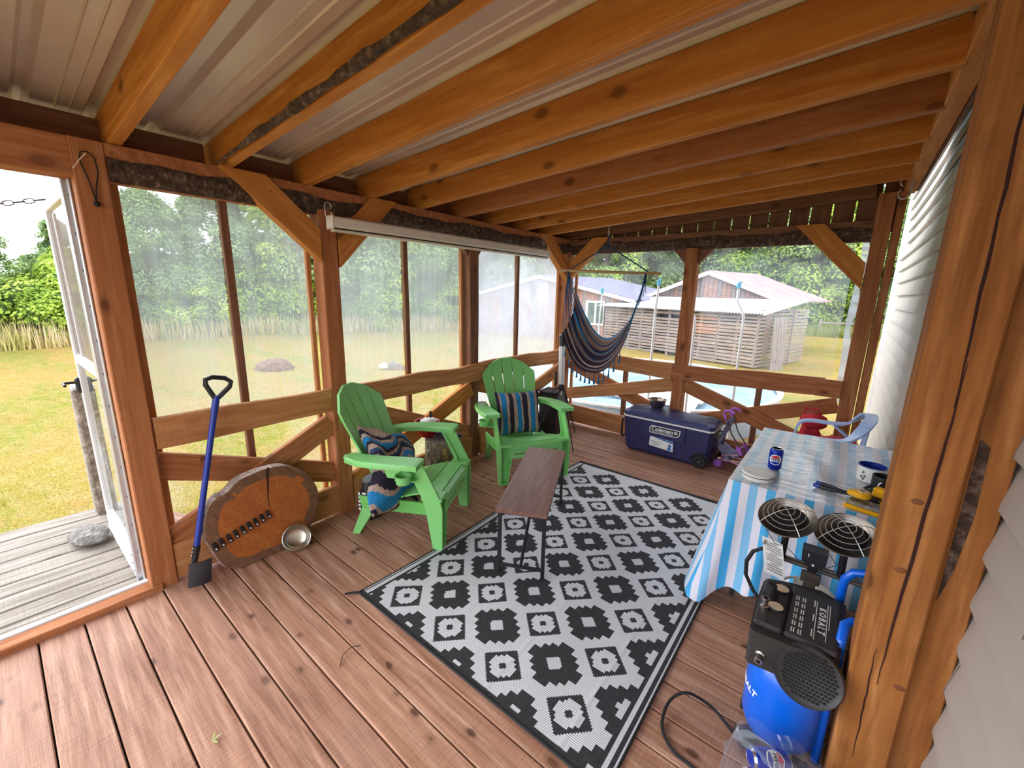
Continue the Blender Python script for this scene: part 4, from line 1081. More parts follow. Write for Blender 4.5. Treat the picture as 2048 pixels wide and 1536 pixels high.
# cord loop on the door post
cl = thing('cord_loop', 'black cord loop with a knob hanging on the door post', 'cord', (.008, -4.20, 2.21))
mb = MB(); P_ = [(.004, .012, -.165), (.004, .0, -.08), (.004, -.018, .0), (.006, -.012, .035), (.006, .01, .042), (.006, .032, .02), (.006, .036, -.04), (.006, .02, -.11), (.004, .013, -.165)]; mb.tube(P_, .0028, 6); mb.obj('loop', 'rope_black', cl)
mb = MB(); mb.sphere((.008, .013, -.178), .013, 10, 8); mb.obj('knob', 'rope_black', cl)
mb = MB(); mb.tube([(.0, .0, .03), (.02, .004, .03), (.014, -.02, .0), (.004, -.045, -.04)], .0022, 5); mb.obj('nail_string', 'chip_wood', cl)

# ---- hanging hammock chair
hc_ = thing('hammock_chair', 'striped hanging hammock chair with wooden bar hung from a rafter', 'hammock chair', (.745, -.487, 0))
mb = MB(); mb.tube([(0, 0, 2.355), (0, 0, 2.33)], .004, 6)
for i in range(4): c_ = 2.318-.022*i; a = i % 2; mb.tube([((.008*cos(t) if a else 0), (0 if a else .008*cos(t)), c_+.014*sin(t)) for t in [2*pi*k/10 for k in range(10)]], .0026, 5, closed=True)
mb.obj('hanging_chain', 'wire_steel', hc_)
mb = MB(); mb.tube([(0, 0, 2.25), (0, 0, 2.13)], .011, 8); mb.tube([(0, 0, 2.16), (-.45, .0, 1.925), (-.50, 0, 1.90)], .0065, 7).tube([(0, 0, 2.16), (.43, 0, 1.905), (.50, 0, 1.86)], .0065, 7); mb.obj('suspension_rope', 'rope_dark', hc_)
mb = MB(); mb.tube([(-.57, 0, 1.925), (.565, 0, 1.875)], .015, 10); mb.obj('spreader_bar', 'dowel_wood', hc_)
TE = lambda u: Vector((-.01+.40*u, .12, 1.20+.50*abs(u)**1.8))          # back edge
BE = lambda u: Vector((-.02+.37*u, -.18, .86+.38*abs(u)**2.6))         # front lower edge
def hs(u, v):
    a = 2*u-1; p = TE(a).lerp(BE(a), v)
    sag = .10*sin(pi*v)*(1-a*a*.5); p.z -= sag*.2; p.y += -.0
    fold = .016*sin(v*30+a*a*5)*(1-abs(a)*.2)*sin(pi*min(1, v*1.1)*.9+.1); p.y += fold; p.z += .5*fold
    p.x *= 1-.10*sin(pi*v)
    return tuple(p)
hp = [(.05, 2), (.09, 1), (.16, 4), (.24, 3), (.32, 4), (.38, 0), (.43, 2), (.49, 4), (.56, 0), (.62, 3), (.68, 4), (.76, 0), (.81, 1), (.90, 0), (.94, 4), (1.0, 0)]
mb = MB(); mb.grid(hs, 40, 60, mfn=lambda u, v: next(m for l, m in hp if v <= l)); mb.obj('fabric_seat', FAB, hc_, 60)
for s_ in (-1, 1):
    mb = MB(); top = Vector((-.455, 0, 1.915)) if s_ < 0 else Vector((.425, 0, 1.885))
    for k in range(12):
        e = Vector(hs(0 if s_ < 0 else 1, k/11)); m_ = top.lerp(e, .35); m_.x = lerp(m_.x, top.x, .35); mb.tube([top, m_, e], .0035, 5)
    mb.obj('side_cords', 'rope_blue', hc_, stuff=True)
    mb = MB(); mb.tube([top, top+Vector((-.006*s_, 0, -.10))], [.016, .012], 8); mb.obj('cord_binding', 'rope_dark', hc_)
for k in range(13):
    a = -.86+1.72*k/12; p = Vector(hs((a+1)/2, 1)); mb = MB(); mb.tube([p, p+Vector((.0, 0, -.055)), p+Vector((.003*sin(k), 0, -.12))], [.004, .006, .011], 6); mb.obj('tassel', 'rope_blue', hc_)

# ---- blue cooler
ck = thing('cooler', 'large navy wheeled cooler with white rim under the back rail', 'cooler', (1.475, -.205, 0), radians(-1.0))
def taper(mb, z0, z1, w0, d0, w1, d1, ch=.03, mi=None):
    vs = []
    for z, w_, d_ in ((z0, w0, d0), (z1, w1, d1)):
        X, Y = w_/2, d_/2
        vs += [(-X+ch, -Y, z), (X-ch, -Y, z), (X, -Y+ch, z), (X, Y-ch, z), (X-ch, Y, z), (-X+ch, Y, z), (-X, Y-ch, z), (-X, -Y+ch, z)]
    mb.add(vs, [(k, (k+1) % 8, 8+(k+1) % 8, 8+k) for k in range(8)]+[tuple(range(7, -1, -1)), tuple(range(8, 16))], mi)
mb = MB(); taper(mb, .045, .385, .86, .335, .92, .365); taper(mb, .012, .045, .82, .29, .86, .335)
mb.obj('body', 'navy_plastic', ck, 20)
mb = MB(); taper(mb, .385, .402, .935, .378, .935, .378, .035); mb.obj('rim_seal', 'white_plastic', ck, 20)
mb = MB(); taper(mb, .402, .440, .93, .375, .925, .37, .035); taper(mb, .440, .456, .925, .37, .88, .325, .05); mb.obj('lid', 'navy_lid', ck, 20)
mb = MB()
for x, y in ((-.38, -.10), (-.33, .10), (.36, .10), (.40, -.07)): mb = MB(); mb.rbox((x, y, .456), (.075, .018, .004), .002, rot=(0, 0, .25)); mb.obj('lid_slot', 'rubber', ck, 0)
mb = MB(); mb.rbox((0.0, -.186, .30), (.42, .012, .16), .004); mb.obj('front_panel', 'navy_plastic', ck, 0)
mb = MB(); mb.prism([(-.15, .265), (.125, .265), (.155, .285), (.165, .345), (-.13, .345), (-.155, .325)], -.194, -.192, axis='y'); mb.obj('badge_border', 'paint_white', ck, 0)
mb = MB(); mb.prism([(-.140, .272), (.12, .272), (.147, .289), (.155, .338), (-.125, .338), (-.146, .321)], -.1955, -.194, axis='y'); mb.obj('badge_plate', 'print_black', ck, 0)
lettering('badge_lettering', 'Coleman', .062, 'paint_white', ck, basis((-.022, -.1958, .312), (1, 0, 0), (0, 0, 1)), bold=.001, shear=.1)
mb = MB(); mb.box((-.015, -.196, .283), (.22, .001, .004)); mb.lathe([(.017, 0), (.017, .001)], 18, c=(.118, -.1955, .311), M=Matrix.Rotation(pi/2, 3, 'X')); mb.obj('badge_marks', 'paint_white', ck, 0)
mb = MB(); mb.tube([(.113, -.1972, .300), (.113, -.1972, .322)], .0018, 4).tube([(.122, -.1972, .300), (.122, -.1972, .322)], .0018, 4).tube([(.107, -.1972, .311), (.129, -.1972, .311)], .0014, 4); mb.obj('badge_emblem', 'print_black', ck, 0)
mb = MB(); mb.prism([(-.145, .125), (.105, .105), (.105, .215), (-.14, .225)], -.1915, -.188, axis='y'); mb.obj('paper_sticker', 'paper', ck, 0)
mb = MB(); mb.prism([(-.10, .222), (.105, .213), (.105, .190), (.06, .198), (-.02, .205)], -.1922, -.1915, axis='y'); 
mb.prism([(.045, .118), (.092, .114), (.080, .145), (.086, .165), (.07, .185), (.055, .165), (.058, .145)], -.1922, -.1915, axis='y'); mb.obj('sticker_print', 'print_blue', ck, 0)
mb = MB()
for z, w_ in ((.178, .10), (.168, .12), (.150, .08), (.142, .085)): mb.box((-.075, -.1917, z), (w_, .001, .004))
mb.obj('sticker_text_lines', 'print_grey', ck, 0)
for s_ in (-1, 1):
    mb = MB(); x = s_*.455; mb.tube([(x, -.12, .34), (x+s_*.035, -.12, .33), (x+s_*.04, -.12, .16), (x+s_*.035, -.10, .12), (x+s_*.035, .10, .12), (x+s_*.04, .12, .16), (x+s_*.035, .12, .33), (x, .12, .34)], .011, 8); mb.obj('side_handle', 'black_plastic', ck)
for y in (-.165, .165):
    mb = MB(); RX = Matrix.Rotation(pi/2, 3, 'X'); mb.lathe([(.02, -.022), (.060, -.022), (.068, -.014), (.068, .014), (.060, .022), (.035, .022), (.030, .012), (.012, .012)], 28, c=(.365, y, .068), M=RX); mb.obj('wheel', 'rubber', ck, 30)
mb = MB(); mb.sphere((.365, -.18, .068), .010, 10, 6); mb.obj('axle_cap', 'chrome', ck)
mb = MB(); mb.tube([(.365+.085*cos(a), -.180, .068+.085*sin(a)) for a in [pi*k/14-.1 for k in range(15)]], .010, 6); mb.obj('wheel_arch', 'rubber', ck)

# ---- doll stroller
ds = thing('doll_stroller', 'small purple and grey doll stroller between cooler and table', 'toy stroller', (1.96, -.12, 0), radians(-12))
mb = MB()
for y in (-.07, .07):
    mb.tube([(.05, y, .52), (.12, y, .36), (.22, y, .24), (.40, y, .06)], .006, 6)
mb.obj('frame_rods', 'charcoal', ds)
mb = MB()
for y in (-.07, .07):
    mb.tube([(.03, y, .07), (.22, y, .11), (.46, y, .18)], .006, 6).tube([(.05, y, .10), (.46, y, .05)], .006, 6).tube([(.05, y, .13), (.20, y, .17)], .006, 6)
mb.tube([(.40, -.09, .05), (.40, .09, .05)], .006, 6).tube([(.20, -.07, .24), (.20, .07, .24)], .006, 6); mb.obj('lower_frame', 'pink_wire', ds)
for y in (-.07, .07):
    mb = MB(); mb.tube([(.05, y, .50), (.02, y, .545), (.03, y, .58), (.07, y, .595), (.12, y, .575)], .0115, 8); mb.obj('handle', 'purple_plastic', ds)
    mb = MB(); mb.rbox((.20, y, .235), (.05, .03, .05), .008).rbox((.225, y, .20), (.03, .03, .05), .008); mb.obj('joint', 'purple_plastic', ds, 0)
for x, y in ((.025, -.085), (.025, .085), (.44, -.085), (.44, .085)):
    mb = MB(); mb.lathe([(.008, -.012), (.032, -.012), (.040, -.006), (.040, .006), (.032, .012), (.008, .012)], 20, c=(x, y, .04), M=Matrix.Rotation(pi/2, 3, 'X')); mb.obj('wheel', 'purple_plastic', ds, 30)
mb = MB(); mb.grid(lambda u, v: (lerp(.055, -.04 if v < .72 else .03, sin(v*pi/2)**2)+.015*sin(u*9+v*6)+(.09*max(0, v-.72)/.28), lerp(-.085, .085, u)*(1+.25*sin(pi*v)), lerp(.50, .09, v)), 10, 16)
mb.grid(lambda u, v: (lerp(-.03, .17, u), lerp(-.085, .085, v), .15+.03*sin(u*4)+.012*sin(v*9)), 8, 8); mb.obj('fabric_seat', 'lilac_fabric', ds, 60)

# ---- table with striped cloth
TX0, TX1, TY0, TY1, TZ = 2.425, 3.13, -2.265, -1.12, .735
tb_ = thing('folding_table', 'white-topped folding table under the striped cloth against the siding', 'table', (0, 0, 0))
mb = MB(); mb.rbox(((TX0+TX1)/2, (TY0+TY1)/2, TZ-.018), (TX1-TX0-.01, TY1-TY0-.01, .03), .006); mb.obj('tabletop', 'white_plastic', tb_, 0)
for x in (TX0+.07, TX1-.07):
    for y in (TY0+.12, TY1-.12): mb = MB(); mb.tube([(x, y, TZ-.03), (x, y, 0)], .012, 8); mb.obj('leg', 'charcoal', tb_)
tc = thing('striped_tablecloth', 'blue and white striped plastic tablecloth draped over the folding table', 'tablecloth', (0, 0, 0))
mb = MB(); mb.grid(lambda u, v: (lerp(TX0-.006, TX1+.006, u), lerp(TY0-.006, TY1+.006, v), TZ+.003+.0015*sin(u*23+v*9)+.002*(1 if abs(v-.28) < .012 or abs(v-.62) < .012 else 0)), 40, 60); mb.obj('cloth_top', 'cloth_top', tc, 60)
def frontfn(u, v):
    x = lerp(TX0-.006, TX1+.006, u); y = TY0-.006; z = TZ+.003
    low = lerp(.03, .155, sstep((u-.06)/.14)) if u < .24 else lerp(.155, .29, sstep((u-.24)/.4))
    L = z-low; k = (1-u)**3
    q = v
    return (x-k*.12*q*(.6+.4*q)+.010*sin(u*30+v)*q, y-.035*q-.025*sin(u*26)*q-k*.06*q, z-L*q)
mb = MB(); mb.grid(frontfn, 60, 30); mb.obj('cloth_front', 'cloth_front', tc, 60)
def sidefn(u, v):
    y = lerp(TY0-.006, TY1+.006, u); a = Vector(frontfn(0, v)); low = lerp(.05, .42, sstep((u-.12)/.45))
    z = TZ+.003-(TZ+.003-low)*v; k = (1-u)**2.2
    base = Vector((TX0-.006-.055*v-.02*sin(u*24)*v-.17*k*v*(1-.30*v), y, z))
    w_ = max(0, 1-u/.12); return tuple(base.lerp(a, w_**1.5)) if u > 0 else tuple(a)
mb = MB(); mb.grid(sidefn, 70, 30); mb.obj('cloth_side', 'cloth_side', tc, 60)
mb = MB(); mb.grid(lambda u, v: (lerp(TX0-.006, TX1+.006, u), TY1+.006+.02*v, TZ+.003-.3*v), 20, 4); mb.obj('cloth_back', 'cloth_front', tc, 60)

# ---- on the table
def lathe_thing(name, label, cat, loc, parts, rz=0):
    t = thing(name, label, cat, loc, rz)
    for nm, prof, mat in parts: mb = MB(); mb.lathe(prof, 32); mb.obj(nm, mat, t, 40)
    return t
TT = TZ+.008
can_prof = [(.024, 0), (.030, .006), (.033, .012), (.033, .108)]
cn = lathe_thing('soda_can', 'blue soda can with red white and blue roundel standing on the tablecloth', 'can', (2.585, -1.965, TT), [('can_body', can_prof+[(.0325, .110), (.027, .120)], 'pepsi_blue'), ('can_lid', [(.027, .120), (.0275, .1225), (.025, .1225), (.024, .119), (.001, .119)], 'chrome')])
def roundel(parent, r, h, ang, R0, tilt=0):
    """printed roundel wrapped on a can of radius r"""
    def patch(nm, fn_, mat, off):
        mb = MB(); 
        def f(u, v):
            yy = lerp(-R0, R0, v); w_ = sqrt(max(0, R0*R0-yy*yy)); lo, hi = fn_(yy, w_); s_ = lerp(lo, hi, u); a = ang+s_/r
            return ((r+off)*cos(a), (r+off)*sin(a), h+yy)
        mb.grid(f, 12, 16); mb.obj(nm, mat, parent, 60)
    patch('roundel_ring', lambda y, w_: (-w_, w_), 'paint_white', .0004)
    R0s = R0*.86
    def clip(y, w_, a, b): 
        w2 = sqrt(max(0, R0s*R0s-y*y)); return (-w2, w2) if a <= y <= b else (0, 0)
    patch('roundel_red', lambda y, w_: clip(y, w_, R0*.30, R0), 'pepsi_red', .0008)
    patch('roundel_blue', lambda y, w_: clip(y, w_, -R0, -R0*.34), 'pepsi_blue', .0008)
vang = atan2(-4.58+1.965, 2.79-2.585)
def curved_text(parent, txt, size, r, ang, h, mat, nm):
    me = text_mesh(txt, size, mat, ext=.0003, bold=.0006)
    for v in me.vertices:
        a = ang+v.co.x/r; q = r+.0012+v.co.z; v.co = Vector((q*cos(a), q*sin(a), h+v.co.y))
    return link(nm, me, parent)
roundel(cn, .033, .062, vang, .030); curved_text(cn, 'PEPSI', .0185, .033, vang, .0625, 'print_black', 'can_lettering')
lathe_thing('lidded_tub', 'flat round white plastic tub at the left table edge', 'tub', (2.535, -2.165, TT), [('tub', [(.070, 0), (.075, .006), (.075, .022)], 'white_plastic'), ('shadow_groove', [(.0765, .0215), (.0765, .0265)], 'dark_metal'), ('lid', [(.077, .026), (.078, .034), (.074, .038), (.001, .036)], 'white_plastic')])
def mug(label, loc, r, h, mat, inner, hang):
    t = thing('mug', label, 'mug', loc)
    mb = MB(); mb.lathe([(r*.9, 0), (r, .006), (r, h), (r*.93, h), (r*.90, .012), (.001, .012)], 32, cap1=False); mb.obj('mug_body', mat, t, 40)
    mb = MB(); mb.lathe([(r*1.005, h-.004), (r*1.005, h+.001), (r*.925, h+.001), (r*.89, h*.55), (.001, h*.5)], 32, cap0=False); mb.obj('inner_glaze', inner, t, 40)
    mb = MB(); mb.tube([(r*.95*cos(hang)+(r*.75*sin(pi*k/10))*cos(hang), r*.95*sin(hang)+(r*.75*sin(pi*k/10))*sin(hang), h*.22+h*.56*k/10) for k in range(11)], .0055, 8); mb.obj('mug_handle', mat, t)
    return t
mg = mug('wide white enamel mug with blue inside beside the siding', (3.00, -1.80, TT), .060, .085, 'white_plastic', 'blue_handle', .6)
mb = MB(); 
for a_, z in ((-2.2, .055), (-2.05, .035), (-2.3, .03), (-2.15, .02)): mb.box((.0605*cos(a_), .0605*sin(a_), z), (.008, .008, .012))
mb.obj('cup_print', 'print_grey', mg, 0)
mg = mug('black mug in front of the white enamel mug', (3.035, -1.975, TT), .044, .095, 'black_plastic', 'black_plastic', -.1)
mb = MB(); mb.tube([(.0445*cos(a), .0445*sin(a), z) for a, z in ((-1.75, .075), (-1.9, .068), (-1.98, .055), (-1.95, .043), (-1.8, .036))], .003, 5); mb.obj('white_crescent', 'paint_white', mg)
mb = MB(); 
for k in range(4): mb.prism([(-.010, .0), (.010, 0), (0, .022-.003*k)], 0, .001, axis='y') if False else mb.box((.0448*cos(-2.35+.12*k), .0448*sin(-2.35+.12*k), .018+.004*(k % 2)), (.004, .004, .018))
mb.obj('green_print', 'teal_plastic', mg, 0)
jg = thing('cream_figure', 'small cream and brown pot behind the black mug', 'pot', (3.095, -1.95, TT))
mb = MB(); mb.lathe([(.024, 0), (.034, .02), (.036, .045), (.026, .07), (.020, .085), (.024, .092), (.018, .092), (.001, .07)], 24); mb.obj('pot_body', 'chip_wood', jg, 40)
mb = MB(); mb.tube([(-.03, 0, .03), (-.05, 0, .05), (-.024, 0, .075)], .005, 6); mb.obj('pot_handle', 'bark_dark', jg)
# pliers
pl = thing('pliers', 'black and blue handled pliers beside the yellow tape measure', 'pliers', (2.90, -2.10, TT), radians(-12))
for s_ in (-1, 1):
    mb = MB(); mb.tube([(.02, 0, .012), (-.03, .012*s_, .012), (-.08, .022*s_, .012), (-.105, .020*s_, .012)], [.007, .009, .0105, .010], 8); mb.obj('grip', 'black_plastic', pl)
    mb = MB(); mb.tube([(-.100, .020*s_, .012), (-.125, .018*s_, .012)], .0108, 8); mb.obj('grip_end', 'blue_handle', pl)
mb = MB(); mb.rbox((.045, 0, .012), (.06, .022, .012), .004); mb.obj('jaws', 'chrome', pl, 0)
# bit case + tape measure on it
bc = thing('drill_bit_case', 'clear-lidded yellow drill bit case next to the heater dishes', 'bit case', (2.985, -2.235, TT), radians(-14))
mb = MB(); mb.rbox((0, 0, .010), (.17, .085, .020), .006); mb.obj('case_base', 'yellow_plastic', bc, 0)
mb = MB(); mb.rbox((0, 0, .027), (.16, .075, .014), .005); mb.obj('case_lid', 'clear_case', bc, 0)
mb = MB()
for k in range(14): mb.box((-.068+.0105*k, 0, .0345), (.0045, .045 if k % 3 else .03, .003))
mb.obj('drill_bits', 'black_plastic', bc, 0)
tm = thing('tape_measure', 'yellow tape measure lying on the drill bit case', 'tape measure', (2.955, -2.175, TT+.037), radians(-25))
mb = MB(); mb.lathe([(.030, 0), (.034, .004), (.034, .026), (.029, .030), (.001, .030)], 24); mb.rbox((-.022, -.018, .014), (.05, .028, .026), .006); mb.obj('case', 'yellow_plastic', tm, 30)
mb = MB(); mb.lathe([(.020, .030), (.020, .032), (.001, .032)], 20); mb.obj('round_label', 'chip_wood', tm, 0)
mb = MB(); mb.box((0, .003, .0325), (.022, .004, .001)).box((0, -.006, .0325), (.016, .003, .001)); mb.obj('label_print', 'print_black', tm, 0)
dr2 = thing('utility_tool', 'yellow and black power tool battery pack lying by the black mug', 'power tool', (3.045, -2.09, TT), radians(-20))
mb = MB(); mb.rbox((0, .01, .035), (.10, .05, .03), .008).rbox((-.02, .012, .055), (.06, .04, .02), .006); mb.obj('yellow_shell', 'yellow_plastic', dr2, 0)
mb = MB(); mb.rbox((.0, -.01, .012), (.13, .07, .024), .006).tube([(-.05, 0, .02), (-.09, .03, .035), (-.07, .05, .05)], .008, 6); mb.obj('black_body', 'black_plastic', dr2, 0)
lettering('tool_lettering', 'XR', .026, 'yellow_plastic', dr2, basis((.01, -.0462, .012), (1, 0, 0), (0, 0, 1)), bold=.001)

# ---- twin-dish propane heater
ht = thing('propane_heater', 'twin-dish propane heater mounted on a white gas tank in front of the table', 'heater', (2.825, -2.50, 0))
mb = MB(); mb.lathe([(.10, 0), (.105, .03), (.12, .04), (.135, .07), (.138, .11), (.138, .24), (.13, .285), (.09, .315), (.02, .33)], 36); mb.obj('gas_tank', 'propane_white', ht, 40)
mb = MB(); Rr = .098
for a0, a1 in ((-2.6, -1.1), (-.6, 2.2)):
    mb.grid(lambda u, v: (Rr*cos(lerp(a0, a1, u)), Rr*sin(lerp(a0, a1, u)), lerp(.30, .405, v)), 16, 2); mb.grid(lambda u, v: ((Rr-.004)*cos(lerp(a0, a1, u)), (Rr-.004)*sin(lerp(a0, a1, u)), lerp(.30, .405, v)), 16, 2)
mb.tube([(Rr*cos(a), Rr*sin(a), .408) for a in [2*pi*k/36 for k in range(36)]], .006, 6, closed=True); mb.obj('tank_collar', 'propane_white', ht, 60)
mb = MB(); mb.rbox((0, 0, .40), (.045, .05, .14), .004).rbox((0, -.01, .485), (.07, .02, .05), .003); mb.obj('mount_bracket', 'rust_metal', ht, 0)
mb = MB(); mb.tube([(-.13, 0, .525), (.20, 0, .525)], .010, 8).tube([(-.13, 0, .540), (.16, .0, .545)], .005, 6); mb.obj('cross_pipe', 'rust_metal', ht)
mb = MB(); mb.prism([(-.045, .625), (.045, .625), (.042, .575), (.024, .555), (-.024, .555), (-.042, .575)], -.045, .02, axis='y'); mb.rbox((0, -.01, .54), (.035, .04, .04), .005); mb.obj('control_box', 'black_plastic', ht, 0)
mb = MB(); mb.box((-.02, -.0457, .605), (.003, .001, .014)); mb.box((.0, -.0457, .565), (.008, .001, .008)); mb.obj('box_marks', 'paint_white', ht, 0)
for s_, cx in ((-1, -.112), (1, .094)):
    ax = Vector((-.10, -.42, .90)).normalized(); Q = ax.to_track_quat('Z', 'Y').to_matrix()
    c0 = Vector((cx, 0, .675))
    mb = MB(); mb.tube([(cx*1.02, 0, .53), (cx, .0, .66)], .014, 10); mb.obj('riser', 'dark_metal', ht)
    mb = MB(); mb.lathe([(.020, 0), (.045, .012), (.080, .035), (.106, .070), (.110, .072), (.108, .076), (.078, .042), (.045, .018), (.001, .012)], 40, c=tuple(c0), M=Q, cap1=False); d_ = mb.obj('reflector_dish', 'dish_metal', ht, 40)
    mb = MB(); mb.lathe([(.055, .014), (.060, .040), (.056, .055), (.02, .050), (.001, .050)], 28, c=tuple(c0+Q @ Vector((.0, .022, .0))), M=Q); mb.obj('burner', 'print_black', d_, 30)
    mb = MB()
    for rr, hh in ((.030, .118), (.050, .112), (.070, .102), (.088, .090)): mb.tube([c0+Q @ Vector((rr*cos(a), rr*sin(a), hh)) for a in [2*pi*k/36 for k in range(36)]], .0016, 5, closed=True)
    for a in (pi/4, 3*pi/4): mb.tube([c0+Q @ Vector((r_*cos(a), r_*sin(a), .122-.05*(abs(r_)/.11)**2)) for r_ in [-.108+.216*k/12 for k in range(13)]], .0019, 5)
    mb.obj('wire_guard', 'wire_steel', d_)
    mb = MB(); mb.tube([c0+Q @ Vector((-.05, -.095, .075)), c0+Q @ Vector((0, -.125, .03)), Vector((cx*.9, -.03, .60)), Vector((cx*.5, -.02, .56))], .0016, 5); mb.obj('igniter_wire', 'rust_metal', ht)
mb = MB(); mb.tube([(-.13, 0, .53), (-.185, 0, .545), (-.225, 0, .51), (-.245, -.0, .45), (-.24, -.0, .38), (-.20, .0, .31), (-.15, -.02, .28), (-.06, -.05, .34), (0, 0, .36)], .009, 8); mb.obj('gas_hose', 'rubber', ht)
mb = MB(); mb.grid(lambda u, v: (lerp(-.195, -.115, u)+.030*v, -.075+.006*sin(v*4)+.004*sin(u*3), lerp(.640, .475, v)-.012*u), 6, 10); 
mb.obj('warning_tag', 'paper', ht, 60)
mb = MB()
for k in range(12): v = .1+.07*k; x0_ = -.190+.03*v; mb.box((x0_+.038, -.0785-.0*v, lerp(.640, .475, v)-.006), (.062 if k % 4 else .03, .001, .0028), rot=(0, radians(9), 0))
mb.box((-.18, -.079, .615), (.010, .001, .022), rot=(0, radians(9), 0)); mb.obj('tag_print', 'print_grey', ht, 0)

# ---- blue air compressor
ac = thing('air_compressor', 'blue upright air compressor with black shroud in front of the heater', 'air compressor', (2.805, -2.925, 0))
mb = MB(); mb.lathe([(.02, .035), (.08, .045), (.112, .075), (.124, .115), (.124, .32), (.114, .362), (.085, .39), (.02, .40)], 44); mb.obj('air_tank', 'blue_paint', ac, 50)
def tank_text(txt, size, a0, z, r):
    me = text_mesh(txt, size, 'paint_white', ext=.0003, shear=.25, bold=.0012)
    for v in me.vertices: a = a0+v.co.x/r; q = r+.0012+v.co.z; v.co = Vector((q*cos(a), q*sin(a), z+v.co.y))
    link('tank_lettering', me, ac)
tank_text('KOBALT', .036, -2.80, .235, .124)
mb = MB(); mb.rbox((-.085, -.085, .03), (.07, .06, .05), .006, rot=(0, 0, .7)).rbox((-.10, .07, .03), (.06, .05, .05), .006).rbox((.085, -.085, .025), (.05, .05, .05), .006); mb.obj('rubber_feet', 'rubber', ac, 0)
# shroud with control panel (left), printed centre and fan grille (front)
mb = MB()
mb.prism([(-.128, -.115), (-.115, -.130), (.0, -.120), (.11, -.100), (.130, -.07), (.140, .06), (.140, .245), (.06, .285), (-.04, .262), (-.11, .235), (-.130, .20), (-.135, .04)], .385, .520)
mb.obj('shroud', 'shroud_plastic', ac, 30)
mb = MB(); mb.rbox((-.080, .055, .530), (.09, .30, .022), .008); mb.obj('control_panel', 'shroud_plastic', ac, 0)
mb = MB(); mb.rbox((.045, .07, .528), (.155, .32, .020), .008); mb.obj('printed_cover', 'shroud_plastic', ac, 0)
mb = MB(); T2 = Matrix.Rotation(radians(-6), 3, 'Y') 
mb.lathe([(.028, 0), (.026, .006), (.020, .008), (.018, .048), (.014, .052), (.001, .052)], 20, c=(-.095, .085, .541)); mb.obj('pressure_knob', 'rubber', ac, 30)
for (x, y) in ((-.065, .155), (-.070, .025)):
    mb = MB(); mb.lathe([(.030, 0), (.030, .006), (.026, .006), (.026, .004), (.001, .004)], 28, c=(x, y, .541)); mb.obj('gauge_ring', 'rubber', ac, 30); mb = MB(); mb.lathe([(.025, 0), (.001, .001)], 24, c=(x, y, .5465)); mb.obj('gauge_face', 'chip_wood', ac, 0)
mb = MB(); mb.lathe([(.014, 0), (.014, .01), (.010, .014), (.010, .03), (.013, .034), (.013, .044), (.007, .044), (.006, .03)], 16, c=(-.102, -.005, .541)); mb.obj('quick_coupler', 'chrome', ac, 30)
mb = MB(); mb.lathe([(.014, 0), (.016, .012), (.011, .016), (.011, .030), (.014, .034), (.014, .042), (.007, .042), (.006, .02)], 16, c=(-.085, -.118, .44), M=Matrix.Rotation(radians(100), 3, 'X')); mb.obj('outlet_coupler', 'chrome', ac, 30)
FM = Matrix.Rotation(radians(70), 3, 'X')
mb = MB(); mb.lathe([(.085, -.05), (.100, .0), (.094, .014), (.084, .006), (.001, .006)], 36, c=(.055, -.128, .445), M=FM); mb.obj('fan_housing', 'shroud_plastic', ac, 40)
mb = MB(); Fc = Vector((.055, -.128, .445))
for k in range(-6, 7):
    for j in range(-6, 7):
        x, y = k*.0115+(j % 2)*.0057, j*.0115
        if x*x+y*y < .080**2: mb.at(Matrix.Translation(Fc) @ FM.to_4x4()); mb.rbox((x, y, .010), (.0085, .0075, .006), .002, rot=(0, 0, .5*(k % 2)))
mb.at(Matrix.Identity(4)); mb.obj('fan_grille', 'rubber', ac, 0)
# printing on the cover
mb = MB()
for r_ in range(2):
    for q in range(6):
        for c_ in range(2): mb.box((-.012+.020*r_+.007*c_, -.055+.04*q, .5385), (.0035, .026, .0008))
for x, a_, b_ in ((.052, -.06, .17), (.085, -.05, .17), (.092, .02, .17)): mb.box((x, (a_+b_)/2, .5385), (.0022, b_-a_, .0008))
for q in range(3): mb.box((.045, -.03+.09*q, .5385), (.0035, .04, .0008))
mb.obj('cover_print', 'paper', ac, 0)
lettering('cover_lettering', 'K O B A L T', .030, 'paint_white', ac, basis((.070, .06, .5386), (0, -1, 0), (1, 0, 0)), bold=.0002, shear=.15)
mb = MB(); mb.tube([(.125, -.02, .03), (.125, -.02, .48), (.127, -.005, .535), (.132, .05, .565), (.15, .075, .57), (.19, .08, .57)], .0155, 12); mb.obj('handle_tube', 'blue_paint', ac)
mb = MB(); mb.tube([(.125, .30, .03), (.122, .30, .56), (.125, .30, .60), (.145, .30, .635), (.185, .30, .65), (.23, .30, .65)], .0155, 12).tube([(.125, .30, .05), (.125, .15, .05), (.125, -.02, .05)], .012, 8); mb.obj('handle_tube', 'blue_paint', ac)
for y in (.10, .20): 
    mb = MB(); mb.lathe([(.02, -.02), (.075, -.02), (.08, 0), (.075, .02), (.02, .02)], 24, c=(.06, .22+.0*y, .08) if y < .15 else (-.03, .20, .08), M=Matrix.Rotation(pi/2, 3, 'Y')) if False else mb.lathe([(.02, -.018), (.070, -.018), (.075, 0), (.070, .018), (.02, .018)], 24, c=(-.07 if y < .15 else .09, .165, .075), M=Matrix.Rotation(pi/2, 3, 'Y')); mb.obj('wheel', 'rubber', ac, 30)
cb = thing('black_cable', 'black cable looped on the deck left of the compressor', 'cable', (0, 0, 0))
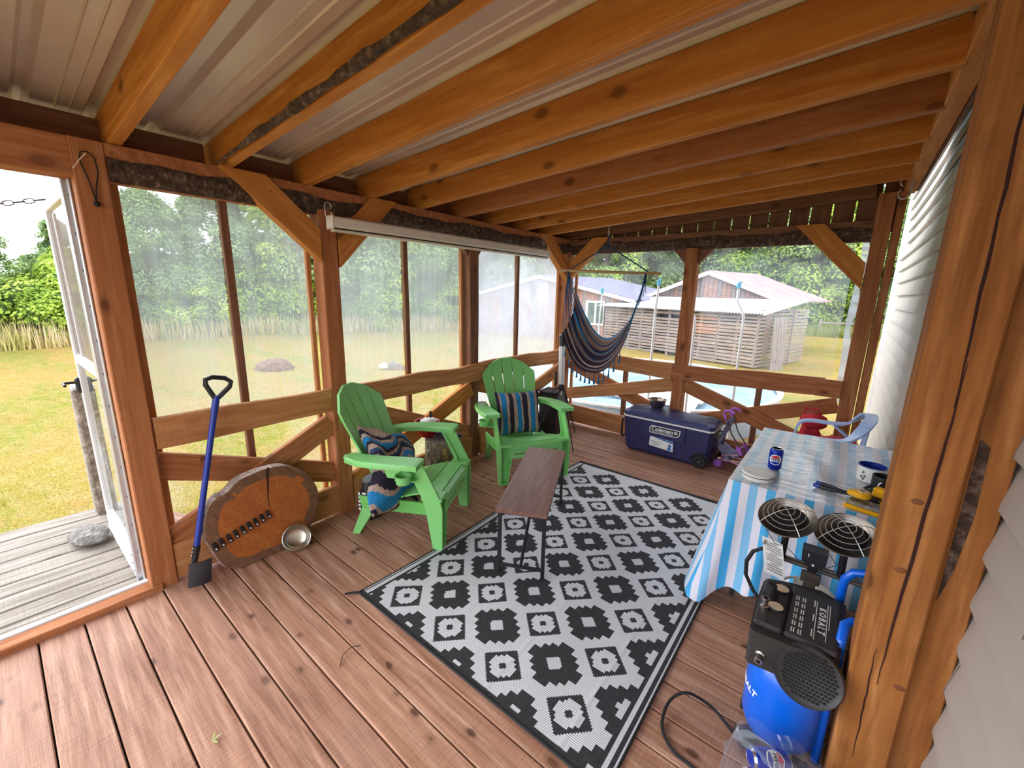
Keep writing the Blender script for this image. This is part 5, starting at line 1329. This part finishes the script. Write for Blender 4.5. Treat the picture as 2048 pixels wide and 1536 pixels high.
cp = [(2.70, -3.03), (2.666, -3.0), (2.604, -2.973), (2.547, -2.975), (2.493, -2.999), (2.454, -3.038), (2.441, -3.09), (2.448, -3.15), (2.478, -3.199), (2.526, -3.229), (2.573, -3.234), (2.62, -3.25), (2.68, -3.30)]
def smooth(pts, n=4):
    out = []; m = len(pts)
    for i in range(m-1):
        p0, p1, p2, p3 = [Vector(pts[max(0, min(m-1, i+k-1))]) for k in range(4)]
        for j in range(n): f = j/n; out.append(.5*((2*p1)+(-p0+p2)*f+(2*p0-5*p1+4*p2-p3)*f*f+(-p0+3*p1-3*p2+p3)*f**3))
    out.append(Vector(pts[-1])); return out
mb = MB(); mb.tube(smooth([(x, y, .008+.05*max(0, 1-abs(i-4)/3)) for i, (x, y) in enumerate(cp)]), .0062, 8); mb.obj('cable_run', 'rubber', cb)
# ---- shrink-wrapped cans at the bottom edge
def wrapped():
    t = thing('wrapped_can_pack', 'clear plastic wrap over a pack of soda cans by the foreground post', 'plastic wrap', (2.835, -3.235, 0), radians(-12))
    mb = MB()
    def f(u, v):
        a = 2*pi*u; ca, sa = cos(a), sin(a); q = (abs(ca)**4+abs(sa)**4)**-.25
        rx, ry = .150, .115; s_ = 1 if v < .6 else 1-(v-.6)/.4*.98; z = .01+.225*min(1, v/.6)+(.012*sin(a*5)+.01*sin(a*9)) * (1 if v > .5 else .3)
        if v >= .6: z += .02*(v-.6)/.4*sin(a*3)
        return (rx*ca*q*s_+.006*sin(v*20+a*3), ry*sa*q*s_+.006*sin(v*17+a*4), z)
    mb.grid(f, 60, 24); mb.obj('wrap_film', 'film_wrap', t, 40)
    return t
wrapped()
def soda_can(label, loc, rot, group=None):
    t = thing('soda_can', label, 'can', loc, rot=rot, group=group)
    mb = MB(); mb.lathe([(.024, 0), (.030, .006), (.033, .012), (.033, .108), (.0325, .110), (.027, .120)], 32); mb.obj('can_body', 'pepsi_blue', t, 40)
    mb = MB(); mb.lathe([(.027, .120), (.0275, .1225), (.025, .1225), (.024, .119), (.001, .119)], 32); mb.obj('can_lid', 'chrome', t, 40)
    mb = MB(); mb.lathe([(.020, .006), (.024, -.001), (.030, .006)], 32, cap0=True); mb.obj('can_base', 'chrome', t, 40)
    return t
for k in range(2):
    for j in range(3):
        if (k, j) == (0, 0): continue
        soda_can('blue soda can standing inside the clear wrapped pack', (2.775+.075*j+.015*k, -3.295+.075*k-.015*j, .012), (0, 0, 0), 'cans standing in the wrapped pack')
Mx = Matrix.Rotation(radians(-12), 4, 'Z')
sc1 = soda_can('blue soda can lying tilted on top in the clear wrapped pack, its silver base outward', (2.752, -3.225, .185), tuple(Vector((.76, .58, -.10)).to_track_quat('Z', 'Y').to_euler()))
ca_ = sc1.rotation_euler.to_matrix().inverted() @ (Vector((2.79, -4.58, 1.67))-Vector((2.80, -3.19, .18))); ca_ = atan2(ca_.y, ca_.x)
roundel(sc1, .033, .066, ca_, .030); curved_text(sc1, 'PEPSI', .017, .033, ca_, .066, 'print_black', 'can_lettering')
sc2 = soda_can('blue soda can at the lower left of the clear wrapped pack', (2.725, -3.28, .10), (0, radians(70), radians(40)))

# ---- plastic armchair behind the table
pc_ = thing('plastic_armchair', 'pale blue plastic armchair behind the table against the siding', 'chair', (2.80, -.66, 0), pi)
BP = 'grey_blue_plastic'
mb = MB(); mb.grid(lambda u, v: (lerp(-.20, .22, u), lerp(-.22, .22, v)*(1+.06*u), .43-.015*sin(pi*u)+.006*cos(v*6)), 8, 8); mb.grid(lambda u, v: (lerp(-.20, .22, u), lerp(-.22, .22, v)*(1+.06*u), .415-.015*sin(pi*u)), 8, 8); mb.obj('seat', BP, pc_, 50)
def band(path, w, th): 
    mb = MB(); pts = smooth(path, 5); n = len(pts); vs = []
    for i, p in enumerate(pts):
        d = (pts[min(i+1, n-1)]-pts[max(i-1, 0)]).normalized(); up = Vector((0, 0, 1)); s_ = d.cross(up); s_ = s_.normalized() if s_.length > .05 else Vector((0, 1, 0)); b = s_.cross(d)
        for a_, c_ in ((-1, -1), (1, -1), (1, 1), (-1, 1)): vs.append(tuple(p+s_*a_*w/2+b*c_*th/2))
    mb.add(vs, [(i*4+k, i*4+(k+1) % 4, i*4+4+(k+1) % 4, i*4+4+k) for i in range(n-1) for k in range(4)]+[(3, 2, 1, 0), tuple(n*4-4+k for k in range(4))]); return mb
for s_ in (-1, 1):
    band([(.245, s_*.27, .0), (.235, s_*.27, .45), (.22, s_*.27, .62), (.16, s_*.275, .672), (0, s_*.28, .68), (-.10, s_*.27, .70), (-.16, s_*.24, .76), (-.20, s_*.17, .82)], .075, .016).obj('armrest', BP, pc_, 40)
    band([(-.20, s_*.22, .43), (-.28, s_*.25, 0)], .05, .03).obj('rear_leg', BP, pc_, 40)
    band([(-.02, s_*.27, .67), (-.15, s_*.24, .56), (-.2, s_*.21, .44)], .04, .014).obj('side_brace', BP, pc_, 40)
band([(-.19, -.19, .81), (-.215, -.10, .835), (-.22, 0, .84), (-.215, .10, .835), (-.19, .19, .81)], .075, .016).obj('back_top_rail', BP, pc_, 40)
for k in range(5):
    y = -.14+.07*k; mb = MB(); mb.rbox((-.205, y, .63), (.010, .045, .40), .004, rot=(0, radians(-4), 0)); mb.obj('back_slat', BP, pc_, 0)
# red bags
def lumpy(name, label, cat, loc, blobs, mat, seed):
    t = thing(name, label, cat, loc); mb = MB()
    for i, (c_, r_, sc_) in enumerate(blobs): mb.sphere(c_, r_, 18, 12, sc=sc_, jit=.10, seed=seed+i)
    mb.obj('bag_body', mat, t, 60); return t
b1 = lumpy('red_bag', 'bright red cloth bag standing by the house-corner post', 'bag', (2.66, -.16, 0), [((0, 0, .30), .13, (.9, .75, 2.3)), ((.02, -.01, .62), .09, (1.1, .9, .8))], 'red_fabric', 11)
mb = MB(); mb.tube([(-.06, -.03, .68), (-.05, -.06, .74), (.04, -.06, .74), (.06, -.03, .68)], .008, 6); mb.obj('bag_strap', 'red_fabric', b1)
lumpy('red_bag', 'crumpled red bag lying on the seat of the pale blue armchair', 'bag', (2.83, -.63, .435), [((0, 0, .10), .12, (1.1, 1.2, .85)), ((.06, -.10, .07), .09, (1, 1, .8)), ((.12, .06, .11), .07, (.7, .9, .9))], 'red_fabric', 31)
# twig and leaf on the deck
tw = thing('twig', 'thin bent twig lying on the deck boards', 'twig', (0, 0, 0)); mb = MB(); mb.tube([(1.198, -3.706, .006), (1.183, -3.745, .018), (1.186, -3.79, .012), (1.228, -3.83, .005)], .0022, 5); mb.obj('twig_stem', 'bark_dark', tw)
lf = thing('dry_leaf', 'small orange dry leaf on the boards beyond the rug', 'leaf', (2.10, -.88, .002)); mb = MB(); mb.grid(lambda u, v: ((u-.5)*.05, (v-.5)*.03*sin(pi*max(.08, min(.92, u))), .004+.006*sin(pi*v)), 6, 4); mb.obj('leaf_blade', 'red_fabric' if False else 'pine_orange', lf, 60)
gl = thing('green_leaf', 'tiny green leaf sprig on the deck boards in the foreground', 'leaf', (1.16, -4.30, .002)); mb = MB()
for a in (0.3, 1.6, 2.6): mb.grid(lambda u, v: (cos(a)*u*.03-sin(a)*(v-.5)*.008*sin(pi*max(.1, min(.9, u))), sin(a)*u*.03+cos(a)*(v-.5)*.008*sin(pi*max(.1, min(.9, u))), .004+.004*u), 4, 2)
mb.obj('leaf_blades', 'leaf_mid', gl, 60)
# rock that holds the door
rk = MB(); rk.sphere((0, 0, .045), .13, 22, 12, sc=(1.15, .72, .36), jit=.07, seed=3); tag(rk.obj('rock', 'rock_grey', None, 50, loc=(-.93, -4.385, 0), rot=(0, 0, .2)), 'flat grey rock propping the storm door open', 'rock')
# newel stump by the steps
nw = thing('bark_post', 'short bark-covered post with pale cut top beside the open door', 'post', (-1.375, -4.24, -.45)); 
mb = MB(); mb.rbox((0, 0, .70), (.115, .115, 1.40), .012); mb.obj('bark_faces', 'bark_grey', nw, 0)
mb = MB(); mb.rbox((0, 0, 1.412), (.118, .118, .024), .004); mb.box((-.055, -.0575, .70), (.012, .006, 1.4)); mb.obj('pale_cut_wood', 'trim_white', nw, 0)
# ================================================================== OUTDOORS
def blades(name, label, cat, n, area, h, w, mat, seed, lean=.3, parent=None):
    r = random.Random(seed); vs = []; fs = []
    for i in range(n):
        x, y = area(r); a = r.uniform(0, pi); hh = r.uniform(*h); ww = w*r.uniform(.6, 1.3); dx, dy = r.uniform(-lean, lean)*hh, r.uniform(-lean, lean)*hh; z = gz(x, y)-.01
        k = len(vs); vs += [(x-ww*cos(a), y-ww*sin(a), z), (x+ww*cos(a), y+ww*sin(a), z), (x+dx, y+dy, z+hh)]; fs.append((k, k+1, k+2))
    mb = MB(); mb.add(vs, fs); o = mb.obj(name, mat, parent, 0); tag(o, label, cat, kind='stuff'); return o
leaf_mat('lawn_blade', (.38, .32, .06, 1), (.58, .44, .12, 1), (.72, .48, .22, 1))
ARC = [(-19, -16), (-19.3, -8), (-19.5, -2), (-19.5, 5), (-17, 12), (-12, 19), (-6, 24), (0, 27.5), (8, 28), (16, 28)]
def arc(t):
    s_ = t*(len(ARC)-1); i = min(int(s_), len(ARC)-2); return Vector(ARC[i]).lerp(Vector(ARC[i+1]), s_-i)
def a1(r): p = arc(r.uniform(0, .62)); c = Vector((2.8, -4.6)); d = (p-c).normalized(); p = p-d*r.uniform(-.4, 2.0); return p.x, p.y
blades('tall_grass', 'tall dry yellow and pink grass strip in front of the left tree line', 'grass', 15000, a1, (.45, 1.05), .022, 'tall_grass', 1, .2)
def a2(r): p = arc(r.uniform(.68, .95)); return p.x+r.uniform(-1, 1), p.y-r.uniform(.3, 3.2)
leaf_mat('green_grass', (.14, .18, .04, 1), (.32, .38, .09, 1), (.56, .56, .22, 1))
blades('tall_grass', 'tall green grass below the trees behind the sheds', 'grass', 9000, a2, (.4, .9), .022, 'green_grass', 2, .25)
def a3(r):
    while True:
        x, y = -1.7-abs(r.gauss(0, 4.5)), r.uniform(-9, 6)
        if math.hypot(x, y+4) < 15: return x, y
blades('short_grass', 'short mown grass beyond the outer deck', 'grass', 26000, a3, (.03, .075), .007, 'lawn_blade', 3, .6)

# ---- trees
def crown_mesh(seed, R, H, n, mat, core, leaf=(.045, .115), conifer=False):
    r = random.Random(seed); vs = []; fs = []; mi = []; mb = MB()
    blobs = []
    for i in range(70):
        t = r.random(); z = H*(.08+.9*t)
        if conifer: rad = R*(1-t)*.9+.15
        else: rad = R*sqrt(max(.05, 1-(2*t-.85)**2))*.80
        a = r.uniform(0, 2*pi); q = rad*sqrt(r.uniform(.25, 1)); blobs.append((q*cos(a), q*sin(a), z, r.uniform(.45, .85)*R*.42*(1.25-.4*t)))
    for i in range(n):
        b = blobs[r.randrange(len(blobs))]; th = r.uniform(0, 2*pi); c = r.uniform(-.5, 1); s_ = sqrt(1-c*c); rr = b[3]*r.uniform(.8, 1.1)
        p = Vector((b[0]+rr*s_*cos(th), b[1]+rr*s_*sin(th), max(.0, b[2]+rr*c*.8))); nn = Vector((s_*cos(th), s_*sin(th), c+.5))+Vector((r.uniform(-.7, .7), r.uniform(-.7, .7), r.uniform(-.4, .4)))
        nn.normalize(); u = nn.cross(Vector((r.uniform(-1, 1), r.uniform(-1, 1), r.uniform(-1, 1)))).normalized(); v = nn.cross(u); L = r.uniform(*leaf)
        k = len(vs); vs += [tuple(p-u*L), tuple(p+v*L*.55), tuple(p+u*L), tuple(p-v*L*.55)]; fs.append((k, k+1, k+2, k+3))
    mb.add(vs, fs)
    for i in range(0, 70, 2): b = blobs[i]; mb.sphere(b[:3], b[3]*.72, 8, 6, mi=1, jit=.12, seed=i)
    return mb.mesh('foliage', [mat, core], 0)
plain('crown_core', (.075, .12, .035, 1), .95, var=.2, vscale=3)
wood('trunk_bark', (.20, .15, .11, 1), (.14, .10, .07, 1), (.06, .04, .03, 1), bump=.8)
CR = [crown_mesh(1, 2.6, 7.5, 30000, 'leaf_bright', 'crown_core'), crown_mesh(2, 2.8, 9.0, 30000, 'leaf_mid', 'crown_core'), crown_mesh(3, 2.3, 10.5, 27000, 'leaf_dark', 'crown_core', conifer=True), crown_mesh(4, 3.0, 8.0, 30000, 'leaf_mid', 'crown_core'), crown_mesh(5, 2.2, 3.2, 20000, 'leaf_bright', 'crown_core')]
tkm = MB(); tkm.tube([(0, 0, -.6), (.05, .02, 2), (0, .05, 5), (.05, 0, 7)], [.20, .16, .11, .04], 8); TK = tkm.mesh('trunk', 'trunk_bark', 60)
KIND = ['broad light green tree', 'tall mid green tree', 'dark pointed evergreen tree', 'rounded mid green tree', 'low bright green bush']
def tree(x, y, k, sc_, rz, label):
    t = thing('leafy_tree' if k != 4 else 'leafy_bush', label, 'tree' if k != 4 else 'bush', (x, y, G-.1), rz); t.scale = (sc_, sc_, sc_)
    link('foliage', CR[k], t); 
    if k != 4: link('trunk', TK, t)
rt = random.Random(12); idx = 0
WHERE = [(.12, 'at far left beyond the doorway'), (.25, 'seen through the doorway'), (.36, 'behind the first wet plastic pane'), (.48, 'behind the second plastic pane'), (.58, 'behind the middle bay panes'), (.68, 'behind the milky corner panes'), (.80, 'in the woods behind the sheds'), (.92, 'in the woods right of the slatted woodshed'), (1.1, 'in the woods at the far right')]
cnt = {}
def where(t): return next(w for l, w in WHERE if t <= l)
def put(t, off, k, sc_):
    p = arc(t); c = Vector((2.8, -4.6)); d = (p-c).normalized(); p = p+d*off
    base = KIND[k]+' '+where(t); row = '' if off < 2.5 else 'rear '
    lab = row+base; cnt[lab] = cnt.get(lab, 0)+1
    if cnt[lab] > 1: lab = lab+', '+['', 'second', 'third', 'fourth', 'fifth', 'sixth', 'seventh'][min(6, cnt[lab]-1)]+' from left'
    tree(p.x, p.y, k, sc_, rt.uniform(0, 6.28), lab)
n1 = 26
for i in range(n1):
    t = .02+.96*i/(n1-1)
    k = [0, 3, 1, 0, 3][i % 5]; low = t < .36
    put(t, rt.uniform(.8, 2.0), k, (rt.uniform(.46, .56) if t < .22 else rt.uniform(.66, .78) if t < .31 else rt.uniform(.85, .95)) if low else rt.uniform(1.0, 1.25))
for i in range(22):
    t = .03+.95*i/21; low = t < .35
    put(t, rt.uniform(4, 6), [2, 1, 3][i % 3], (rt.uniform(.50, .58) if t < .24 else rt.uniform(.72, .8) if t < .31 else rt.uniform(.95, 1.15)) if low else rt.uniform(1.35, 1.7))
for i in range(16):
    t = .02+.95*i/15; put(t, rt.uniform(-.3, .3), 4, rt.uniform(.5, .8) if t > .6 else rt.uniform(.75, 1.05))

# ---- mounds of earth on the lawn
md = MB(); md.sphere((0, 0, .0), .55, 20, 10, sc=(1.0, .8, .45), jit=.08, seed=2); tag(md.obj('dirt_mound', 'dirt', None, 60, loc=(-9.1, .05, G)), 'low mound of brown earth on the lawn behind the first plastic panes', 'mound')
md = MB(); md.sphere((0, 0, .0), .34, 18, 10, sc=(1.1, .8, .35), jit=.12, seed=5); md.sphere((.1, -.15, .08), .12, 10, 6, jit=.15, mi=1, seed=6).sphere((-.18, .1, .07), .10, 10, 6, jit=.15, mi=1, seed=7); tag(md.obj('rubble_heap', ['dirt', 'rock_grey'], None, 60, loc=(-6.9, 2.3, G)), 'small heap of earth and pale stones on the lawn behind the middle bay', 'heap')
for k, (x, y, r_) in enumerate(((-7.0, 2.05, .13), (-7.2, 2.5, .10))):
    md = MB(); md.sphere((0, 0, .06), r_, 10, 7, jit=.15, seed=40+k, sc=(1.2, 1, .7)); tag(md.obj('pale_stone', 'white_plastic', None, 0, loc=(x, y, G)), ['larger', 'smaller'][k]+' pale stone on the lawn beside the rubble heap', 'stone')
# teal tarp scraps and loose boards just outside the railing
tp_ = MB(); tp_.grid(lambda u, v: (lerp(-1.15, -.55, u), lerp(-3.95, -3.1, v)+.05*sin(u*7), G+.03+.02*sin(u*9+v*7)), 8, 8); tag(tp_.obj('teal_tarp', 'teal_plastic', None, 60), 'scrap of teal tarp on the grass below the left railing', 'tarp')
lp = thing('loose_plank', 'weathered plank leaning outside the left railing beyond the shovel', 'plank', (0, 0, 0)); beam('plank_board', (-1.55, -4.1, -.12), (-.42, -3.25, -.40), .14, .035, 'old_board_red', lp, wav=.003, seed=70)

# ---- round pool with poles
pool = thing('garden_pool', 'round pale blue above-ground pool behind the back railing', 'pool', (-.5, 3.55, G))
PR = 2.55
mb = MB(); mb.lathe([(PR, 0), (PR+.01, .1), (PR+.01, .46), (PR, .48)], 72, cap0=False, cap1=False); mb.obj('pool_wall', 'pool_wall', pool, 30)
mb = MB(); mb.lathe([(PR-.03, .47), (PR-.03, .50), (PR+.06, .50), (PR+.06, .47)], 72, cap0=False, cap1=False); mb.obj('rim', 'trim_white', pool, 0)
mb = MB(); mb.lathe([(PR-.02, .42), (.001, .42)], 72, cap0=False); mb.obj('water', 'pool_water', pool, 0)
cv = MB(); cv.grid(lambda u, v: (lerp(.1, 1.7, u), lerp(-1.9, -.7, v)+.15*sin(u*5), .50+.025*sin(u*17+v*9)+.02*sin(v*21-u*6)), 26, 16); cv.obj('crumpled_cover', 'paint_white', pool, 40)
for k, (x, y, zt_, bend) in enumerate(((.735, 1.05, 1.835, 0), (1.70, 1.35, 1.81, 1), (1.18, 1.15, 1.75, 1), (-.13, 1.15, 1.715, 0))):
    t = thing('white_pole', ['straight white pole with blue cap seen just right of the hammock chair', 'bent white pole with blue cap in front of the right half of the woodshed', 'bent white pole beside the middle back post', 'thin white pole seen through the hammock chair cords'][k], 'pole', (x, y, G))
    H2 = zt_-G; mb = MB()
    if bend: mb.tube([(.06, 0, 0), (.05, 0, H2-.42), (.045, 0, H2-.36), (-.04, 0, H2-.20), (-.05, 0, H2-.14), (-.05, 0, H2)], .016, 8)
    else: mb.tube([(.02, 0, 0), (.0, 0, H2-.35), (.012, 0, H2-.2), (.015, 0, H2)], .017 if k == 0 else .012, 8)
    mb.obj('pole_tube', 'trim_white', t)
    mb = MB(); ex = -.05 if bend else .015; mb.tube([(ex, 0, H2-.03), (ex, 0, H2+.03)], .026, 10).tube([(ex-.02, 0, H2+.03), (ex+.03, -.01, H2+.05)], .010, 6); mb.obj('blue_cap', 'teal_plastic', t)

# ---- slatted woodshed
ws = thing('woodshed', 'pallet-sided woodshed with white corrugated roof', 'shed', (.71, 9.82, G))
fd = Vector((-.952, .305, 0)); sd_ = Vector((.305, .952, 0)); rp_ = random.Random(3)
SLAT = {}
def slat(p, d, L, h, mat, sink, parent, name='slat'):
    M = frame(p, p+d, (0, 0, 1)); key = (round(L, 1), round(h, 2)); me = beam_mesh(L, .022, h, .003, 0, 0)
    o = link(name, me, parent, M=M); o.material_slots[0].link = 'OBJECT'; o.material_slots[0].material = MATS[mat]
rows = 15
for col in range(5):
    for r_ in range(rows):
        if rp_.random() < .03: continue
        z = .02+.112*r_+.04; h = .088 if (r_+col) % 4 else .066; p = fd*(.04+1.25*col)+Vector((0, 0, z))+Vector((0, rp_.uniform(-.008, .008), 0))
        slat(p, fd, 1.21, h, rp_.choice(['pallet_board', 'pallet_board', 'old_board', 'old_board_red'] if 1 <= col <= 2 and 6 < r_ < 13 else ['old_board', 'pallet_board', 'old_board']), 0, ws)
for col in range(3):
    for r_ in range(rows+1):
        z = .05+.112*r_; p = sd_*(.05+1.05*col)+Vector((.0, 0, z)); slat(p, sd_, 1.0, .075, rp_.choice(['pallet_board', 'old_board']), 0, ws, 'side_slat')
mb = MB()
for q in range(11): p = fd*(.05+.62*q)-Vector((-.305, -.952, 0))*-.0+sd_*.05; mb.box((p.x, p.y, .84), (.08, .08, 1.68))
mb.box((sd_.x*1.05+.0, sd_.y*1.05, .85), (.07, .07, 1.7)).box((sd_.x*2.1, sd_.y*2.1, .9), (.08, .08, 1.9)); mb.obj('frame_studs', 'old_board', ws, 0, stuff=True)
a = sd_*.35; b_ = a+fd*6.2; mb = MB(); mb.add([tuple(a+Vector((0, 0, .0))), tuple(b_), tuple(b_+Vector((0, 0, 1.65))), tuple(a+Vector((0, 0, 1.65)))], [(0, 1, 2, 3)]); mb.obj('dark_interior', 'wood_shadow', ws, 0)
mb = MB()
def wroof(u, v):
    p = fd*lerp(-.22, 6.55, u)+sd_*lerp(-.28, 2.35, v); return (p.x, p.y, lerp(1.655, 2.06, v)+.014*sin(u*2*pi*68))
mb.grid(wroof, 340, 3); mb.grid(lambda u, v: tuple(Vector(wroof(u, v))-Vector((0, 0, .01))), 340, 1); mb.obj('corrugated_roof', 'roof_white', ws, 60)
mb = MB(); p0 = fd*-.22; q0 = p0+sd_*2.35-sd_*.0
mb.tube([tuple(p0-sd_*.28+Vector((0, 0, 1.63))), tuple(p0+sd_*2.35+Vector((0, 0, 2.03)))], .03, 4); mb.obj('roof_edge', 'trim_white', ws, 0)
gp = thing('board_panel', 'grey weathered vertical board panel leaning on the side of the woodshed', 'panel', (1.12, 10.05, G-.08), atan2(.42, .28))
for k in range(5): beam('panel_board', (.05+.10*k, -.0, 0), (.05+.10*k, .10, 1.62), .092, .02, 'old_board', gp, up=(0, 1, 0), wav=.002, seed=k % 3)
# ---- gabled barn behind the woodshed
def gable(name, label, cat, ap, half, ez, depth, wallm, roofm, board, g0, lean=(.305, .952), over=.25, right_only=False, right_end=None):
    t = thing(name, label, cat, (ap[0], ap[1], g0)); hz = ap[2]-g0; e = ez-g0; sl = (hz-e)/half; D_ = Vector((lean[0], lean[1], 0))*depth
    n = int(2*half/board); mb = MB()
    for k in range(n):
        x = -half+board*(k+.5); h = hz-abs(x)*sl-.04; mb.box((x, rp_.uniform(-.008, .008)+.02, h/2), (board-.014, .03, h)); mb.mi[-6:] = [rp_.choice((0, 0, 1))]*6
    mb.obj('wall_boards', wallm, t, 0, stuff=True)
    mb = MB(); mb.add([(-half+.1, .06, 0), (half-.1, .06, 0), (half-.1, .06, e), (0, .06, hz-.1), (-half+.1, .06, e)], [(0, 1, 2, 3, 4)]); mb.obj('backing_shade', 'wood_shadow', t, 0)  # sheet behind the boards, painted dark as the shade in their gaps
    for s_ in (-1, 1):
        mb = MB(); o_ = over; P_ = [Vector((0, -o_, hz+.02)), Vector((s_*(half+o_), -o_, e-o_*sl+.02))]; P2_ = [p+D_*(1+o_/depth) for p in P_]
        mb.add([tuple(P_[0]), tuple(P_[1]), tuple(P2_[1]), tuple(P2_[0])]+[tuple(p+Vector((0, 0, .05))) for p in (P_[0], P_[1], P2_[1], P2_[0])], [(3, 2, 1, 0), (4, 5, 6, 7), (0, 1, 5, 4), (1, 2, 6, 5), (2, 3, 7, 6)]); mb.obj('roof_slope', roofm, t, 0)
        beam('rake_board', tuple(P_[0]+Vector((0, -.02, -.05))), tuple(P_[1]+Vector((0, -.02, -.05))), .03, .14, 'trim_white_wood', t)
    return t
wood('trim_white_wood', (.80, .76, .74, 1), (.70, .66, .64, 1), (.5, .45, .43, 1), knots=.1)
gable('barn', 'gabled board barn with pinkish metal roof rising behind the woodshed', 'barn', (-1.89, 14, 2.62), 2.55, 1.60, 3.6, ['old_board', 'old_board_red'], 'roof_pink', .17, G)
cb_ = gable('cabin', 'reddish board cabin with grey shingle roof left of the woodshed', 'cabin', (-8.9, 12.2, 2.44), 4.6, 1.46, 4.6, ['old_board_red', 'old_board'], 'shingle', .19, G, over=.2)
wn_ = []
for k, (x0_, x1_) in enumerate(((2.45, 3.35),)):
    mb = MB(); mb.box(((x0_+x1_)/2, -.02, 1.30), (x1_-x0_, .05, 1.05)); w_ = mb.obj('window', 'trim_white', cb_, 0)
    for j in (0, 1): mb = MB(); mb.box((x0_+.09+.19+.42*j, -.05, 1.30), (.32, .01, .88)); mb.obj('pane', 'window_glass', w_, 0)
up = MB(); up.tube([(0, 0, 0), (0, 0, 5.2)], .12, 8); tag(up.obj('utility_pole', 'trunk_bark', None, 60, loc=(-10.0, 21.0, G)), 'brown wooden utility pole behind the cabin roof', 'pole')
fc = thing('field_fence', 'low wooden field fence and pale bank at the wood edge right of the woodshed', 'fence', (4.5, 25.2, G))
for k in range(6): beam('fence_post', (-3+1.6*k, 0, 0), (-3+1.6*k, 0, 1.0), .10, .10, 'old_board', fc, up=(1, 0, 0))
for z in (.45, .8): beam('fence_rail', (-3, 0, z), (5, 0, z), .04, .09, 'old_board', fc)
